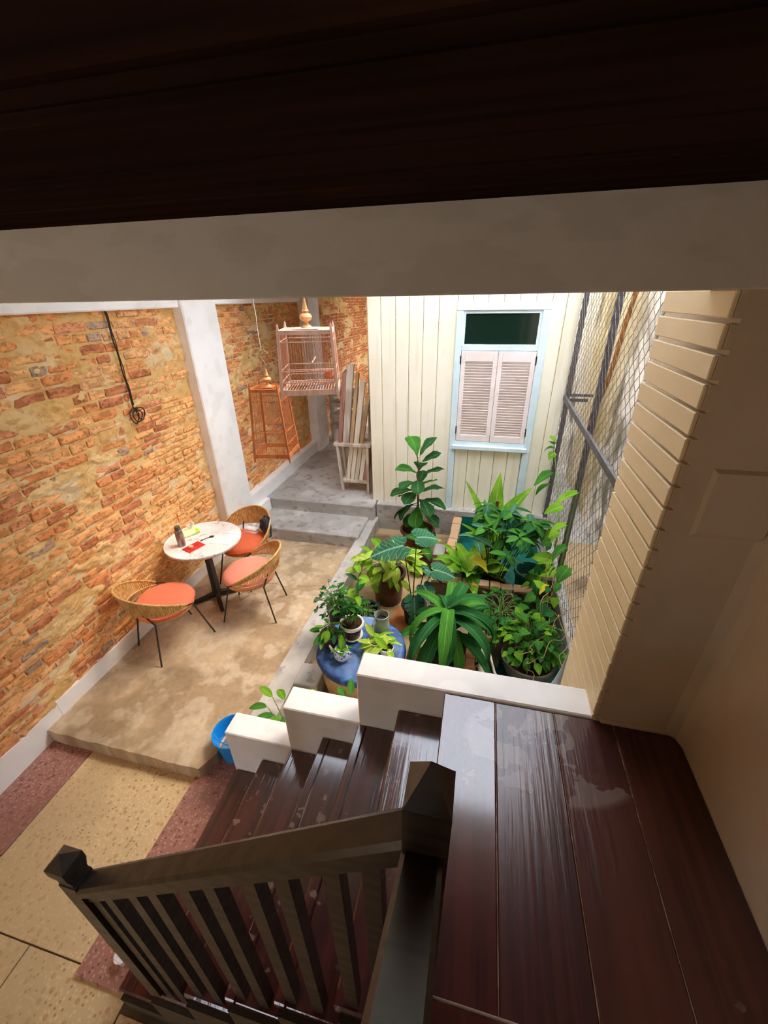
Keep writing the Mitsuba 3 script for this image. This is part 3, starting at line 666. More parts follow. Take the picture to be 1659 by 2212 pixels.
tv = [(0.05 * math.cos(a) * k, 0.035 * math.sin(a) * k, 0.0) for k in (1,) for a in np.linspace(0, 2 * math.pi, 9)[:-1]]
tpts = []
V = [[0, 0, 0.0]]
for k, (rad, z) in enumerate(((0.014, 0.0), (0.030, 0.035), (0.045, 0.065))):
    for j in range(10):
        a = j * 2 * math.pi / 10
        V.append([rad * math.cos(a) * (1.3 if j % 2 else 0.6), rad * math.sin(a) * (0.9 if j % 2 else 0.45), z + 0.016 * r8.uniform(-1, 1) * k])
Fs = []
for j in range(10):
    Fs.append([0, 1 + j, 1 + (j + 1) % 10])
    for k in range(2):
        a0, a1 = 1 + 10 * k + j, 1 + 10 * k + (j + 1) % 10
        Fs += [[a0, a1, a1 + 10], [a0, a1 + 10, a0 + 10]]
add(pk + '__tissue', rot2(trimesh.Trimesh(np.array(V), np.array(Fs), process=False), 0.4, [-2.79, 3.09, 0.776]), 'tissue')
mat('red_card', two(C3(206, 48, 40), C3(186, 36, 32), None, 30.0), 0.5, 0.4)
rd = thing('red_booklet', 'small red booklet lying on the marble table', 'booklet')
add(rd + '__cover', cat(flat(-2.562, 2.822, 0.125, 0.17, 0.7405, 0.7425, math.radians(-20), 0.0008), flat(-2.562, 2.822, 0.125, 0.17, 0.7475, 0.7495, math.radians(-20), 0.0008)), 'red_card')
add(rd + '__pages', flat(-2.560, 2.822, 0.119, 0.163, 0.7425, 0.7475, math.radians(-20), 0.0005), 'tissue')
mat('tin', C3(224, 140, 118), 0.4, 0.5)
tn = thing('round_tin', 'tiny round tin on top of the red booklet', 'tin')
add(tn + '__base', lathe([(0, 0.7495), (0.021, 0.7495), (0.022, 0.751), (0.022, 0.761), (0, 0.761)], 20, (-2.575, 2.80, 0)), 'tin', smooth=40)
add(tn + '__lid', lathe([(0, 0.7605), (0.0232, 0.7605), (0.0232, 0.767), (0.021, 0.769), (0, 0.7695)], 20, (-2.575, 2.80, 0)), 'table_edge', smooth=40)
sp = thing('dark_spoon', 'little dark spoon lying beside the red booklet on the marble', 'spoon')
bw = trimesh.creation.icosphere(2, 1.0); bw.apply_scale([0.026, 0.018, 0.007]); 
add(sp + '__bowl', rot2(bw, 0.7, [-2.508, 3.03, 0.747]), 'black_metal', smooth=True)
add(sp + '__handle', tube([(-2.525, 3.012, 0.7475), (-2.55, 2.97, 0.748), (-2.572, 2.935, 0.744)], [0.004, 0.003, 0.005], 6), 'black_metal', smooth=True)
# on the rear chair
mat('bag_cloth', two(C3(66, 68, 74), C3(52, 54, 60), None, 20.0), 0.8, 0.2)
bg = thing('shoulder_bag', 'dark grey shoulder bag slung on the back of the rear chair', 'bag')
bpts = trimesh.creation.icosphere(3, 1.0); bv = bpts.vertices.copy()
bv = np.sign(bv) * np.abs(bv) ** 0.75 * np.array([0.085, 0.045, 0.10]); bv[:, 0] *= 1 - 0.25 * (bv[:, 2] > 0); bv += 0.012 * (meshkit.noise(bv * 30)[:, None] - 0.5); bpts.vertices = bv
add(bg + '__pouch', rot2(bpts, math.radians(150), [-2.215, 3.56, 0.605]), 'bag_cloth', smooth=True)
add(bg + '__strap', tube([(-2.26, 3.57, 0.66), (-2.24, 3.62, 0.70), (-2.18, 3.60, 0.69), (-2.15, 3.545, 0.64), (-2.135, 3.51, 0.52), (-2.16, 3.505, 0.50)], 0.012, 6), 'bag_cloth', smooth=True)
tw = thing('folded_towel', 'folded white towel on the orange cushion of the rear chair', 'towel')
add(tw + '__layer', flat(-2.40, 3.555, 0.16, 0.075, 0.505, 0.535, math.radians(-8), 0.012), 'tissue', smooth=40)
add(tw + '__layer', flat(-2.395, 3.56, 0.15, 0.07, 0.534, 0.566, math.radians(-5), 0.012), 'tissue', smooth=40)

# blue bucket
scene['blue_plastic'] = {'type': 'twosided', 'bsdf': {'type': 'principled', 'base_color': col(C3(22, 142, 222)), 'roughness': 0.3, 'specular': 0.5, 'clearcoat': 0.3}}
bk = thing('bucket', 'bright blue plastic bucket at the corner of the walkway beside the low white wall', 'bucket')
bc = (-1.515, 1.545, -0.098)
add(bk + '__body', lathe([(0, 0.004), (0.088, 0.004), (0.094, 0.0), (0.097, 0.006), (0.126, 0.215), (0.132, 0.222), (0.134, 0.235), (0.129, 0.237), (0.121, 0.225), (0.093, 0.012), (0, 0.012)], 40, bc), 'blue_plastic', smooth=40)
add(bk + '__handle', tube([(bc[0] + 0.131 * math.cos(a), bc[1] + 0.131 * math.sin(a) * 0.2 - 0.105 * math.sin(a), bc[2] + 0.222 - 0.02 * math.sin(a)) for a in np.linspace(0.05, math.pi - 0.05, 16)], 0.004, 6), 'blue_plastic', smooth=True)

# cable hanging on the brick wall
mat('cable', C3(44, 34, 28), 0.5, 0.4)
cb = thing('hanging_cable', 'dark cable hanging down the brick wall and tied in a coil', 'cable')
add(cb + '__cable', cat(tube([(-2.945, 2.995 + 0.004 * math.sin(i * 0.9), 2.79 - 0.0385 * i) for i in range(21)], 0.006, 6), tube([(-2.94, 3.003 + 0.004 * math.sin(i * 1.3), 2.78 - 0.0385 * i) for i in range(20)], 0.004, 6)), 'cable', smooth=True)
for cy, cz, ry, rz in ((2.975, 1.955, 0.046, 0.062), (3.05, 1.962, 0.043, 0.055), (3.01, 1.95, 0.05, 0.05)):
    add(cb + '__loop', tube([(-2.938 + 0.008 * math.sin(a * 2), cy + ry * math.cos(a), cz + rz * math.sin(a)) for a in np.linspace(0, 2 * math.pi, 22, endpoint=False)], 0.005, 6, closed=True), 'cable', smooth=True)
add(cb + '__tie', tube([(-2.935 + 0.014 * math.cos(a), 3.008 + 0.014 * math.sin(a), 2.02) for a in np.linspace(0, 2 * math.pi, 10, endpoint=False)], 0.006, 6, closed=True), 'cable', smooth=True)

# ---------------------------------------------------------------- birdcages
mat('cage_pale', wood_fn(C3(216, 180, 160), C3(204, 162, 140), C3(232, 210, 196), 'z'), 0.5, 0.4)
mat('cage_brown', wood_fn(C3(186, 106, 52), C3(160, 86, 40), C3(202, 128, 70), 'z'), 0.4, 0.5)
mat('cage_bar', wood_fn(C3(182, 124, 92), C3(160, 102, 74), C3(200, 150, 118), 'z'), 0.5, 0.4)
mat('turned_wood', wood_fn(C3(214, 164, 104), C3(190, 132, 78), C3(230, 192, 130), 'z'), 0.3, 0.5)
mat('wire_grey', C3(150, 140, 128), 0.35, 0.6, metallic=0.7)
mat('string', C3(206, 196, 180), 0.8, 0.2)
def cage(label, cx, cy, zt, zb, wt, wb, ang, m, nb, cord_top, hook, spike=0.035, post=0.010):
    t = thing('birdcage', label, 'birdcage', 'hanging birdcages')
    put = lambda q: rot2(q, ang, [cx, cy, 0])
    H = zt - zb
    def corner(sx, sy, z, grow=0.0):
        w = wt + (wb - wt) * (zt - z) / H
        return np.array([sx * (w / 2 + grow), sy * (w / 2 + grow), z])
    for sx in (-1, 1):
        for sy in (-1, 1):
            a, b = corner(sx, sy, zt + spike), corner(sx, sy, zb - spike)
            pts = [a + np.array([0, 0, 0.012])]
            for c, r in ((a, post * 0.55), (corner(sx, sy, zt), post), (corner(sx, sy, zb), post), (b, post * 0.5)):
                for q in np.ndindex(2, 2): pts.append(c + np.array([(q[0] - .5) * 2 * r, (q[1] - .5) * 2 * r, 0]))
            add(t + '__corner_post', put(cat(hull(pts[:9]), hull(pts[5:13]), hull(pts[9:17]))), m)
    def frame_ring(z, th, hh):
        w = wt + (wb - wt) * (zt - z) / H
        ms = []
        for s in (-1, 1):
            ms += [box(-w / 2, w / 2, s * w / 2 - th, s * w / 2 + th, z - hh, z + hh), box(s * w / 2 - th, s * w / 2 + th, -w / 2, w / 2, z - hh, z + hh)]
        return put(cat(*ms))
    add(t + '__top_rail', frame_ring(zt - 0.012, 0.006, 0.014), m)
    add(t + '__bottom_rail', frame_ring(zb + 0.016, 0.007, 0.020), m)
    for k in (0.17, 0.62, 0.80):
        add(t + '__cross_rail', frame_ring(zt - H * k, 0.0035, 0.0035), m)
    bars, tops, floor = [], [], []
    for s in (-1, 1):
        for i in range(nb):
            u = (i + 0.5) / nb * 2 - 1
            for ax in (0, 1):
                p0, p1 = corner(1, 1, zt - 0.01), corner(1, 1, zb + 0.02)
                A = [u * p0[0], s * p0[1], p0[2]]; B = [u * p1[0], s * p1[1], p1[2]]
                if ax: A, B = [A[1], A[0], A[2]], [B[1], B[0], B[2]]
                bars.append(tube([A, B], 0.0018, 4, caps=False))
    for i in range(nb):
        u = (i + 0.5) / nb * 2 - 1
        tops.append(tube([[-wt / 2, u * wt / 2, zt - 0.004], [wt / 2, u * wt / 2, zt - 0.004]], 0.0020, 4, caps=False))
        floor.append(tube([[u * wb / 2, -wb / 2, zb + 0.03], [u * wb / 2, wb / 2, zb + 0.03]], 0.0020, 4, caps=False))
    lab(add(t + '__bars', put(cat(*bars)), 'cage_bar' if m == 'cage_pale' else m), kind='stuff')
    lab(add(t + '__roof_slats', put(cat(*tops)), m), kind='stuff')
    lab(add(t + '__floor_slats', put(cat(*floor)), m), kind='stuff')
    add(t + '__roof_board', put(box(-wt * 0.24, wt * 0.24, -wt * 0.24, wt * 0.24, zt - 0.002, zt + 0.008, 0.004)), m)
    add(t + '__perch', put(cat(tube([(-wb * 0.43, 0.02, zb + H * 0.33), (wb * 0.43, 0.02, zb + H * 0.33)], 0.006, 6), tube([(0.03, -wb * 0.42, zb + H * 0.5), (0.03, wb * 0.42, zb + H * 0.5)], 0.005, 6))), m)
    fz = zt + 0.006
    k = wt / 0.38
    prof = [(0, 0), (0.048, 0), (0.042, 0.012), (0.022, 0.024), (0.014, 0.036), (0.018, 0.044), (0.044, 0.056), (0.053, 0.075), (0.042, 0.094), (0.022, 0.102), (0.026, 0.108), (0.030, 0.116), (0.022, 0.126), (0.016, 0.150), (0.010, 0.180), (0.006, 0.20), (0, 0.202)]
    prof = [(a * (0.55 + 0.45 * k) * 0.9, b * (0.6 + 0.4 * k)) for a, b in prof]
    add(t + '__finial', lathe(prof, 24, (cx, cy, fz)), 'turned_wood', smooth=40)
    ft = fz + prof[-1][1]
    if hook:
        hk = [(cx, cy, ft - 0.03), (cx + 0.004, cy, ft + 0.03), (cx - 0.02, cy, ft + 0.065), (cx - 0.035, cy, ft + 0.10), (cx - 0.02, cy, ft + 0.135), (cx + 0.012, cy, ft + 0.142), (cx + 0.038, cy, ft + 0.12), (cx + 0.048, cy, ft + 0.115)]
        from scipy.interpolate import CubicSpline
        cs = CubicSpline(np.linspace(0, 1, len(hk)), np.array(hk)); add(t + '__hook', tube(cs(np.linspace(0, 1, 28)), 0.0042, 6), 'wire_grey', smooth=True)
        ct = (cx - 0.02, cy, ft + 0.138)
    else:
        ct = (cx, cy, ft - 0.004)
    n = 30
    add(t + '__cord', tube([(ct[0] + 0.003 * math.sin(i), cy + 0.003 * math.cos(i * 1.3), ct[2] + (cord_top - ct[2]) * i / n) for i in range(n + 1)], 0.0034, 5), 'string', smooth=True)
    return t, put, (wt, wb, zt, zb)
c1, put1, dims1 = cage('square pale pinkish bamboo birdcage with turned finial, hanging higher and to the right', -1.315, 3.125, 2.645, 2.205, 0.375, 0.415, math.radians(17), 'cage_pale', 20, 3.46, False)
lab(add(c1 + '__food_cup', put1(lathe([(0, 2.27), (0.028, 2.27), (0.034, 2.31), (0.030, 2.31), (0.026, 2.276), (0, 2.276)], 16, (0.14, 0.06, 0.02))), 'cushion_coral', smooth=40), 'orange feeding cup')
for sx in (-1, 1):
    pts = [(sx * 0.192, y, z) for y, z in ((-0.19, 2.665), (0.19, 2.665), (0.21, 2.19), (-0.21, 2.17))]
for sy in (-1, 1):
    add(c1 + '__side_plank', put1(hull([(0.190 + o, sy * 0.178 + d, 2.66) for o in (-.004, .006) for d in (-.012, .012)] + [(0.211 + o, sy * 0.198 + d, 2.19) for o in (-.004, .006) for d in (-.017, .017)] + [(0.213, sy * 0.198, 2.14), (0.187, sy * 0.178, 2.70)])), 'cage_pale')
c2, put2, dims2 = cage('tall reddish-brown birdcage with pale turned finial and steel hook, hanging lower and to the left', -1.985, 3.645, 2.105, 1.455, 0.262, 0.348, math.radians(8.5), 'cage_brown', 15, 3.46, True, spike=0.05, post=0.0085)

# ---------------------------------------------------------------- stool with planks in the back passage
mat('old_white', wood_fn(C3(206, 196, 180), C3(186, 172, 154), C3(150, 128, 108), 'z'), 0.6, 0.3)
mat('plank_pink', wood_fn(C3(170, 122, 108), C3(150, 104, 92), C3(186, 146, 132), 'z'), 0.6, 0.3)
mat('plank_cream', wood_fn(C3(226, 214, 194), C3(206, 192, 168), C3(236, 228, 212), 'z'), 0.6, 0.3)
mat('plank_tan', wood_fn(C3(186, 156, 116), C3(166, 134, 96), C3(206, 180, 142), 'z'), 0.6, 0.3)
so = thing('stool', 'narrow worn whitewashed stool against the shed, carrying upright planks', 'stool')
sx0, sx1, sy0, sy1 = -1.93, -1.40, 5.12, 5.40
add(so + '__seat', box(sx0, sx1, sy0, sy1, 1.03, 1.075, 0.006), 'old_white')
for x, dx in ((sx0 + 0.05, 0.045), (sx1 - 0.05, -0.01)):
    for y in (sy0 + 0.03, sy1 - 0.03):
        add(so + '__leg', hull([(x + a * 0.018, y + b * 0.018, 1.03) for a in (-1, 1) for b in (-1, 1)] + [(x + dx + a * 0.015, y + b * 0.015, 0.335) for a in (-1, 1) for b in (-1, 1)]), 'old_white')
add(so + '__shelf', box(sx0 + 0.07, sx1 - 0.05, sy0 + 0.03, sy1 - 0.03, 0.485, 0.52, 0.004), 'old_white')
def lean(label, x0, x1, y0, y1, zb, zt, dx, m, group):
    k = thing('plank', label, 'plank', group)
    r = np.random.default_rng(int(abs(x0) * 1000))
    pts_b = [(x, y, zb) for x in (x0, x1) for y in (y0, y1)]
    pts_t = [(x + dx, y + 0.02, zt + r.uniform(-0.03, 0.03)) for x in (x0, x1) for y in (y0, y1)]
    add(k, hull(pts_b + pts_t), m)
lean('reddish plank leaning upright on the stool, leftmost', -1.875, -1.815, 5.16, 5.30, 1.076, 2.02, 0.12, 'plank_pink', 'planks on the stool')
lean('broad grey-white plank standing on the stool beside the reddish one', -1.80, -1.715, 5.15, 5.20, 1.076, 2.10, 0.12, 'old_white', 'planks on the stool')
lean('narrow grey plank standing on the stool between two pale ones', -1.70, -1.655, 5.16, 5.21, 1.076, 2.0, 0.12, 'plank_tan', 'planks on the stool')
lean('cream plank with rounded top standing on the stool', -1.64, -1.575, 5.15, 5.20, 1.076, 1.90, 0.12, 'plank_cream', 'planks on the stool')
lean('tan plank standing on the stool, rightmost of the front row', -1.56, -1.515, 5.16, 5.21, 1.076, 1.75, 0.12, 'plank_tan', 'planks on the stool')
lean('long pale board leaning in the corner against the shed', -1.475, -1.425, 5.30, 5.37, 1.076, 2.9, 0.06, 'old_white', 'planks on the stool')
for i, (x, m, l) in enumerate(((-1.80, 'plank_cream', 'short cream slat leaning under the stool, leftmost'), (-1.735, 'plank_cream', 'short cream slat leaning under the stool, second from the left'), (-1.67, 'old_white', 'short off-white slat leaning under the stool, third from the left'),
                               (-1.605, 'plank_cream', 'short cream slat leaning under the stool, fourth from the left'), (-1.545, 'plank_pink', 'short reddish slat leaning under the stool, rightmost'))):
    lean(l, x, x + 0.055, 5.19, 5.31, 0.521, 1.0, 0.075, m, 'slats under the stool')
pr = thing('shelf_rack', 'stack of white slatted crates far back in the dark passage', 'shelf')
for i, z in enumerate((0.60, 0.80, 1.02, 1.22)):
    add(pr + '__slat', box(-2.78, -2.20, 7.30, 7.70, z, z + 0.09, 0.004), 'old_white')
for x in (-2.76, -2.22):
    add(pr + '__post', box(x - 0.02, x + 0.02, 7.34, 7.66, 0.335, 1.34, 0.004), 'old_white')

struct('ceiling_joist', box(-3.1, -1.1, 3.07, 3.18, 3.44, 3.56, 0.005), 'ceiling_wood', 'timber joist above the walkway carrying the pale birdcage')
struct('ceiling_joist_001', box(-3.1, -1.1, 3.59, 3.70, 3.44, 3.56, 0.005), 'ceiling_wood', 'timber joist above the walkway carrying the brown birdcage')

wc = thing('white_cup', 'small white cup on the red terrazzo strip just behind the lower newel post', 'cup')
add(wc, lathe([(0, 0), (0.026, 0), (0.028, 0.004), (0.035, 0.055), (0.036, 0.058), (0.032, 0.058), (0.026, 0.008), (0, 0.008)], 24, (-1.50, 0.452, -0.098)), 'marble', smooth=40)

# ================================================================ FENCE AND PLANTER WALLS
mat('fence_steel', two(C3(74, 70, 70), C3(58, 54, 54), None, 20.0), 0.5, 0.5)
fe = thing('wire_fence', 'tall dark chain-link fence on steel posts along the right side of the planter', 'fence')
XF = 0.90
W = 0.104
wires = []
def zigzag(y0, z0, z1, k):
    n = int((z1 - z0) / (W / 2)); zs = z0 + np.arange(n + 1) * W / 2
    ys = y0 + np.where((np.arange(n + 1) + k) % 2 == 0, 0.0, W / 2 + 0.003)
    xs = XF + np.where(np.arange(n + 1) % 2 == 0, -1, 1) * 0.0022
    P = np.stack([xs, ys, zs], 1); N = len(P); r = 0.0019
    V = np.concatenate([P + np.array(o) * r for o in ((1.2, 0, 0), (-0.6, 1, 0), (-0.6, -1, 0))])
    i = np.arange(N - 1); Fs = []
    for a, b in ((0, 1), (1, 2), (2, 0)):
        Fs += [np.stack([a * N + i, b * N + i, b * N + i + 1], 1), np.stack([a * N + i, b * N + i + 1, a * N + i + 1], 1)]
    return trimesh.Trimesh(V, np.vstack(Fs), process=False)
for k, y in enumerate(np.arange(1.80, 4.92, W / 2)):
    wires.append(zigzag(float(y), 0.28, 3.4, k))
lab(add(fe + '__wire_mesh', cat(*wires), 'fence_steel'), kind='stuff')
for y in (1.88, 3.675, 4.91): add(fe + '__post', box(XF + 0.004, XF + 0.05, y - 0.022, y + 0.022, 0.0, 3.45, 0.004), 'fence_steel')
add(fe + '__rail', hull([(XF - 0.012 + a, y, z + b) for y, z in ((1.9, 1.74), (4.90, 1.835)) for a, b in ((-.006, -.028), (-.006, .028), (.02, -.028), (.02, .028))]), 'fence_steel')
add(fe + '__bracket', cat(box(XF + 0.01, XF + 0.28, 4.895, 4.90, 1.845, 1.875), box(XF + 0.01, XF + 0.24, 4.895, 4.90, 1.79, 1.825)), 'fence_steel')
struct('wall_planter_right', box(0.875, 0.965, 1.86, 4.96, -0.1, 0.31, 0.01), 'grey_concrete', 'low concrete curb under the wire fence')
struct('floor_basin', cat(box(0.17, 0.88, 1.5, 4.87, -0.06, -0.04), box(-0.12, 0.88, 4.852, 4.862, -0.05, 0.26), box(-0.12, 0.2, 3.48, 4.87, -0.06, -0.042)), 'pond_paint', 'old green painted pond basin inside the planter')
# broken brick dividing walls
mat('broken_brick', two(C3(206, 150, 106), C3(186, 160, 132), None, 9.0), 0.85, 0.2, bump=lambda p, n, uv: fbm(p.x * 30, p.y * 30, p.z * 30, 4), bump_scale=0.008)
mat('old_render', two(C3(120, 104, 86), C3(92, 78, 62), None, 6.0), 0.85, 0.2, bump=lambda p, n, uv: fbm(p.x * 20, p.y * 20, p.z * 20, 4), bump_scale=0.006)
rb = np.random.default_rng(21)
def divider(x0, y0, x1, y1, top, w=0.085, label=None):
    k = thing('brick_divider', label, 'divider', 'broken brick dividers in the planter')
    d = np.array([x1 - x0, y1 - y0]); L = np.linalg.norm(d); a = math.atan2(d[1], d[0]); d = d / L
    core = rot2(box(0, L, -w / 2, w / 2, -0.06, top - 0.045, 0.004), a, [x0, y0, 0]); add(k + '__core', core, 'old_render')
    s = 0.0
    while s < L - 0.04:
        l = min(rb.uniform(0.10, 0.2), L - s)
        q = box(s + 0.003, s + l - 0.004, -w / 2 - rb.uniform(0, .008), w / 2 + rb.uniform(0, .008), top - 0.046, top + rb.uniform(-0.012, 0.012), 0.008)
        v = q.vertices + rb.normal(0, 0.003, q.vertices.shape); q.vertices = v
        add(k + '__brick', rot2(q, a, [x0, y0, 0]), 'broken_brick'); s += l
divider(-0.155, 4.80, -0.185, 3.90, 0.29, 0.10, 'broken brick divider running back to the shed from the big planter row')
divider(-0.33, 3.45, 0.86, 3.42, 0.29, 0.09, 'long broken brick divider crossing the planter behind the dracaena')
divider(0.12, 2.735, 0.36, 2.72, 0.29, 0.09, 'short stub of brick divider beside the white pipe')
divider(0.105, 2.64, 0.085, 1.52, 0.27, 0.075, 'narrow brick divider running from the white pipe toward the low wall')
mat('pipe_grey', two(C3(214, 206, 194), C3(180, 170, 156), None, 14.0), 0.6, 0.35)
pp = thing('drain_pipe', 'weathered white pipe with an elbow standing in the planter beside the brick stub', 'pipe')
add(pp + '__pipe', tube([(0.205, 1.53, 0.24), (0.205, 2.50, 0.265)], 0.036, 16), 'pipe_grey', smooth=40)
add(pp + '__elbow', tube([(0.205, 2.46, 0.265), (0.205, 2.55, 0.27), (0.205, 2.62, 0.25), (0.207, 2.655, 0.19), (0.21, 2.66, 0.08), (0.21, 2.66, -0.03)], 0.046, 16), 'pipe_grey', smooth=40)
ho = thing('hose', 'thin white hose curling out from the drain pipe under the pothos', 'hose')
add(ho, tube([(0.25, 2.60, 0.24), (0.275, 2.5, 0.22), (0.30, 2.40, 0.20), (0.34, 2.34, 0.19), (0.42, 2.30, 0.12), (0.46, 2.31, -0.02)], 0.011, 8), 'pipe_grey', smooth=True)
mat('sheet_plastic', two(C3(198, 210, 222), C3(176, 190, 204), None, 8.0), 0.4, 0.45)
sh = thing('plastic_sheet', 'pale bluish plastic sheet standing upright at the far foot of the cream siding', 'sheet')
m = prism_y([(0.645, 1.15), (0.668, 1.06), (0.672, -0.04), (0.44, -0.04), (0.50, 0.30), (0.575, 0.72)], 2.085, 2.090).subdivide_to_size(0.08)
v = m.vertices.copy(); v[:, 1] += 0.02 * np.sin(v[:, 2] * 5) + 0.012 * np.sin(v[:, 0] * 60) - 0.17 * (v[:, 2] < 3) + 0.0; m.vertices = v
add(sh, m, 'sheet_plastic', smooth=40)
blk = thing('concrete_block', 'grey concrete block against the kerb beside the blue-topped jar', 'block')
add(blk, box(-1.26, -1.06, 2.02, 2.24, -0.05, 0.13, 0.008), 'grey_concrete')
blk = thing('concrete_block', 'pale square block on the planter floor near the fig pot', 'block')
add(blk, box(-0.40, -0.26, 4.14, 4.40, -0.05, 0.09, 0.008), 'grey_concrete')

# ================================================================ PLANTS
mat('soil', two(C3(62, 44, 32), C3(40, 28, 20), None, 40.0), 0.95, 0.1, bump=lambda p, n, uv: fbm(p.x * 60, p.y * 60, p.z * 60, 3), bump_scale=0.01)
mat('pot_terracotta', two(C3(120, 66, 48), C3(92, 50, 38), None, 12.0), 0.6, 0.35)
mat('pot_brown', two(C3(82, 48, 34), C3(58, 34, 26), None, 12.0), 0.35, 0.5)
mat('pot_black', C3(30, 28, 27), 0.5, 0.4)
mat('pot_grey', two(C3(126, 116, 102), C3(100, 92, 80), None, 10.0), 0.7, 0.3)
mat('pot_tan', two(C3(186, 150, 104), C3(150, 112, 70), None, 6.0), 0.6, 0.35, bump=lambda p, n, uv: fbm(p.x * 14, p.y * 14, p.z * 14, 4), bump_scale=0.006)
mat('pot_white', C3(230, 226, 216), 0.25, 0.5, clearcoat=0.5)
mat('pitcher_glaze', two(C3(150, 158, 146), C3(120, 130, 122), None, 12.0), 0.3, 0.5)
def china(p, n, uv):
    k = fbm(p.x * 60, p.y * 60, p.z * 60, 2)
    return mix(C3(206, 214, 220), C3(88, 104, 150), smoothstep(0.54, 0.6, k))
mat('china_blue', china, 0.2, 0.5)
def blue_top(p, n, uv):
    a = fbm(p.x * 7, p.y * 7, 3.0, 4); b = fbm(p.x * 26, p.y * 26, 1.0, 3)
    c = mix(C3(58, 90, 138), C3(40, 66, 114), smoothstep(0.35, 0.6, a))
    c = mix(c, C3(120, 140, 176), smoothstep(0.52, 0.7, fbm(p.x * 4 + 5, p.y * 4, 6.0, 3)) * 0.7)
    return mix(c, C3(74, 124, 184), smoothstep(0.55, 0.7, b) * 0.6)
mat('blue_cloth', blue_top, 0.55, 0.35, bump=lambda p, n, uv: fbm(p.x * 22, p.y * 22, p.z * 22, 4), bump_scale=0.012)
mat('stem_green', C3(96, 128, 56), 0.5, 0.4)
mat('stem_dark', C3(48, 62, 36), 0.5, 0.4)
mat('bark', two(C3(120, 92, 64), C3(88, 66, 46), None, 20.0), 0.8, 0.2)
mat('vine_tan', C3(170, 140, 92), 0.6, 0.3)
mat('root_orange', two(C3(176, 120, 66), C3(140, 92, 50), None, 12.0), 0.8, 0.2)
def leaf_mat(key, a, b, vein, rough=0.35, trans=0.7, varieg=None):
    a, b, vein = mi.Color3f(C3(*a)), mi.Color3f(C3(*b)), mi.Color3f(C3(*vein))
    def fn(p, n, uv):
        t = fbm(p.x * 6, p.y * 6, p.z * 6, 2)
        c = mix(a, b, smoothstep(0.35, 0.65, t))
        if varieg is not None:
            c = mix(c, C3(*varieg), smoothstep(0.52, 0.6, fbm(p.x * 30, p.y * 30, p.z * 30, 3)) * 0.8)
        m = smoothstep(0.045, 0.015, dr.abs(uv.y - 0.5))
        s = smoothstep(0.12, 0.04, dr.abs(dr.abs((uv.x * 7 - dr.abs(uv.y - 0.5) * 5) - dr.floor(uv.x * 7 - dr.abs(uv.y - 0.5) * 5)) - 0.5)) * 0.35
        return mix(c, vein, dr.maximum(m * 0.75, s))
    scene[key] = {'type': 'principledthin', 'base_color': proc(fn), 'roughness': rough, 'diff_trans': trans, 'eta': 1.45}
leaf_mat('leaf_fig', (54, 98, 52), (40, 80, 44), (110, 150, 90), 0.32, 0.5)
leaf_mat('leaf_bright', (134, 184, 52), (104, 160, 44), (176, 208, 96), 0.4, 0.8)
leaf_mat('leaf_yellowgreen', (176, 204, 70), (140, 184, 54), (206, 222, 120), 0.4, 0.8, varieg=(206, 214, 120))
leaf_mat('leaf_mid', (74, 134, 50), (58, 114, 46), (120, 170, 84), 0.38, 0.7)
leaf_mat('leaf_dark', (46, 100, 52), (36, 84, 46), (90, 140, 84), 0.32, 0.6)
leaf_mat('leaf_blue', (64, 112, 84), (48, 94, 68), (140, 180, 146), 0.3, 0.5)
leaf_mat('leaf_silver', (120, 148, 130), (84, 112, 92), (150, 170, 150), 0.4, 0.6)
leaf_mat('leaf_yellow', (226, 206, 60), (206, 190, 70), (150, 180, 60), 0.4, 0.8)
def leaf_mesh(shape, w, droop=0.3, fold=0.25, nu=8, nv=4, wave=0.0, seed=0, thick=False):
    us = np.linspace(0, 1, nu + 1); vs = np.linspace(-1, 1, nv + 1)
    r = np.random.default_rng(seed)
    if shape == 'ell': wid = np.sin(np.pi * us ** 0.9) ** 0.8
    elif shape == 'obo': wid = np.sin(np.pi * us ** 1.6) ** 0.7 * (0.55 + 0.45 * us); 
    elif shape == 'heart': wid = np.where(us < 0.25, 0.62 + 1.5 * us, np.clip(1.0 - ((us - 0.25) / 0.75) ** 1.5, 0, 1)); wid[0] = 0.45
    elif shape == 'strap': wid = np.clip(np.minimum(us * 5 + 0.35, (1 - us) * 2.2) ** 0.75, 0, 1)
    elif shape == 'lance': wid = np.sin(np.pi * np.clip(us, 0, 1) ** 0.7) ** 0.9
    elif shape == 'round': wid = np.sqrt(np.clip(1 - (2 * us - 1) ** 2, 0, 1)); wid[0] = 0.4
    wid = wid * w / 2
    # curve of the midrib
    ang = -droop * us * 1.6
    du = 1.0 / nu
    x = np.concatenate([[0], np.cumsum(np.cos((ang[1:] + ang[:-1]) / 2) * du)]); z = np.concatenate([[0], np.cumsum(np.sin((ang[1:] + ang[:-1]) / 2) * du)])
    V, UV = [], []
    for i, u in enumerate(us):
        for j, vv in enumerate(vs):
            y = vv * wid[i]; h = abs(vv) * wid[i] * fold
            if wave: h += wave * math.sin(u * 16 + (2 if vv > 0 else 0) + seed) * abs(vv)
            xx = x[i] - (0.10 * abs(vv) * w if (shape == 'heart' and i == 0) else 0)
            V.append([xx - math.sin(ang[i]) * h, y, z[i] + math.cos(ang[i]) * h]); UV.append([u, vv / 2 + 0.5])
    Fs = []
    for i in range(nu):
        for j in range(nv):
            a = i * (nv + 1) + j
            Fs += [[a, a + nv + 1, a + nv + 2], [a, a + nv + 2, a + 1]]
    return trimesh.Trimesh(np.array(V), np.array(Fs), process=False), np.array(UV)
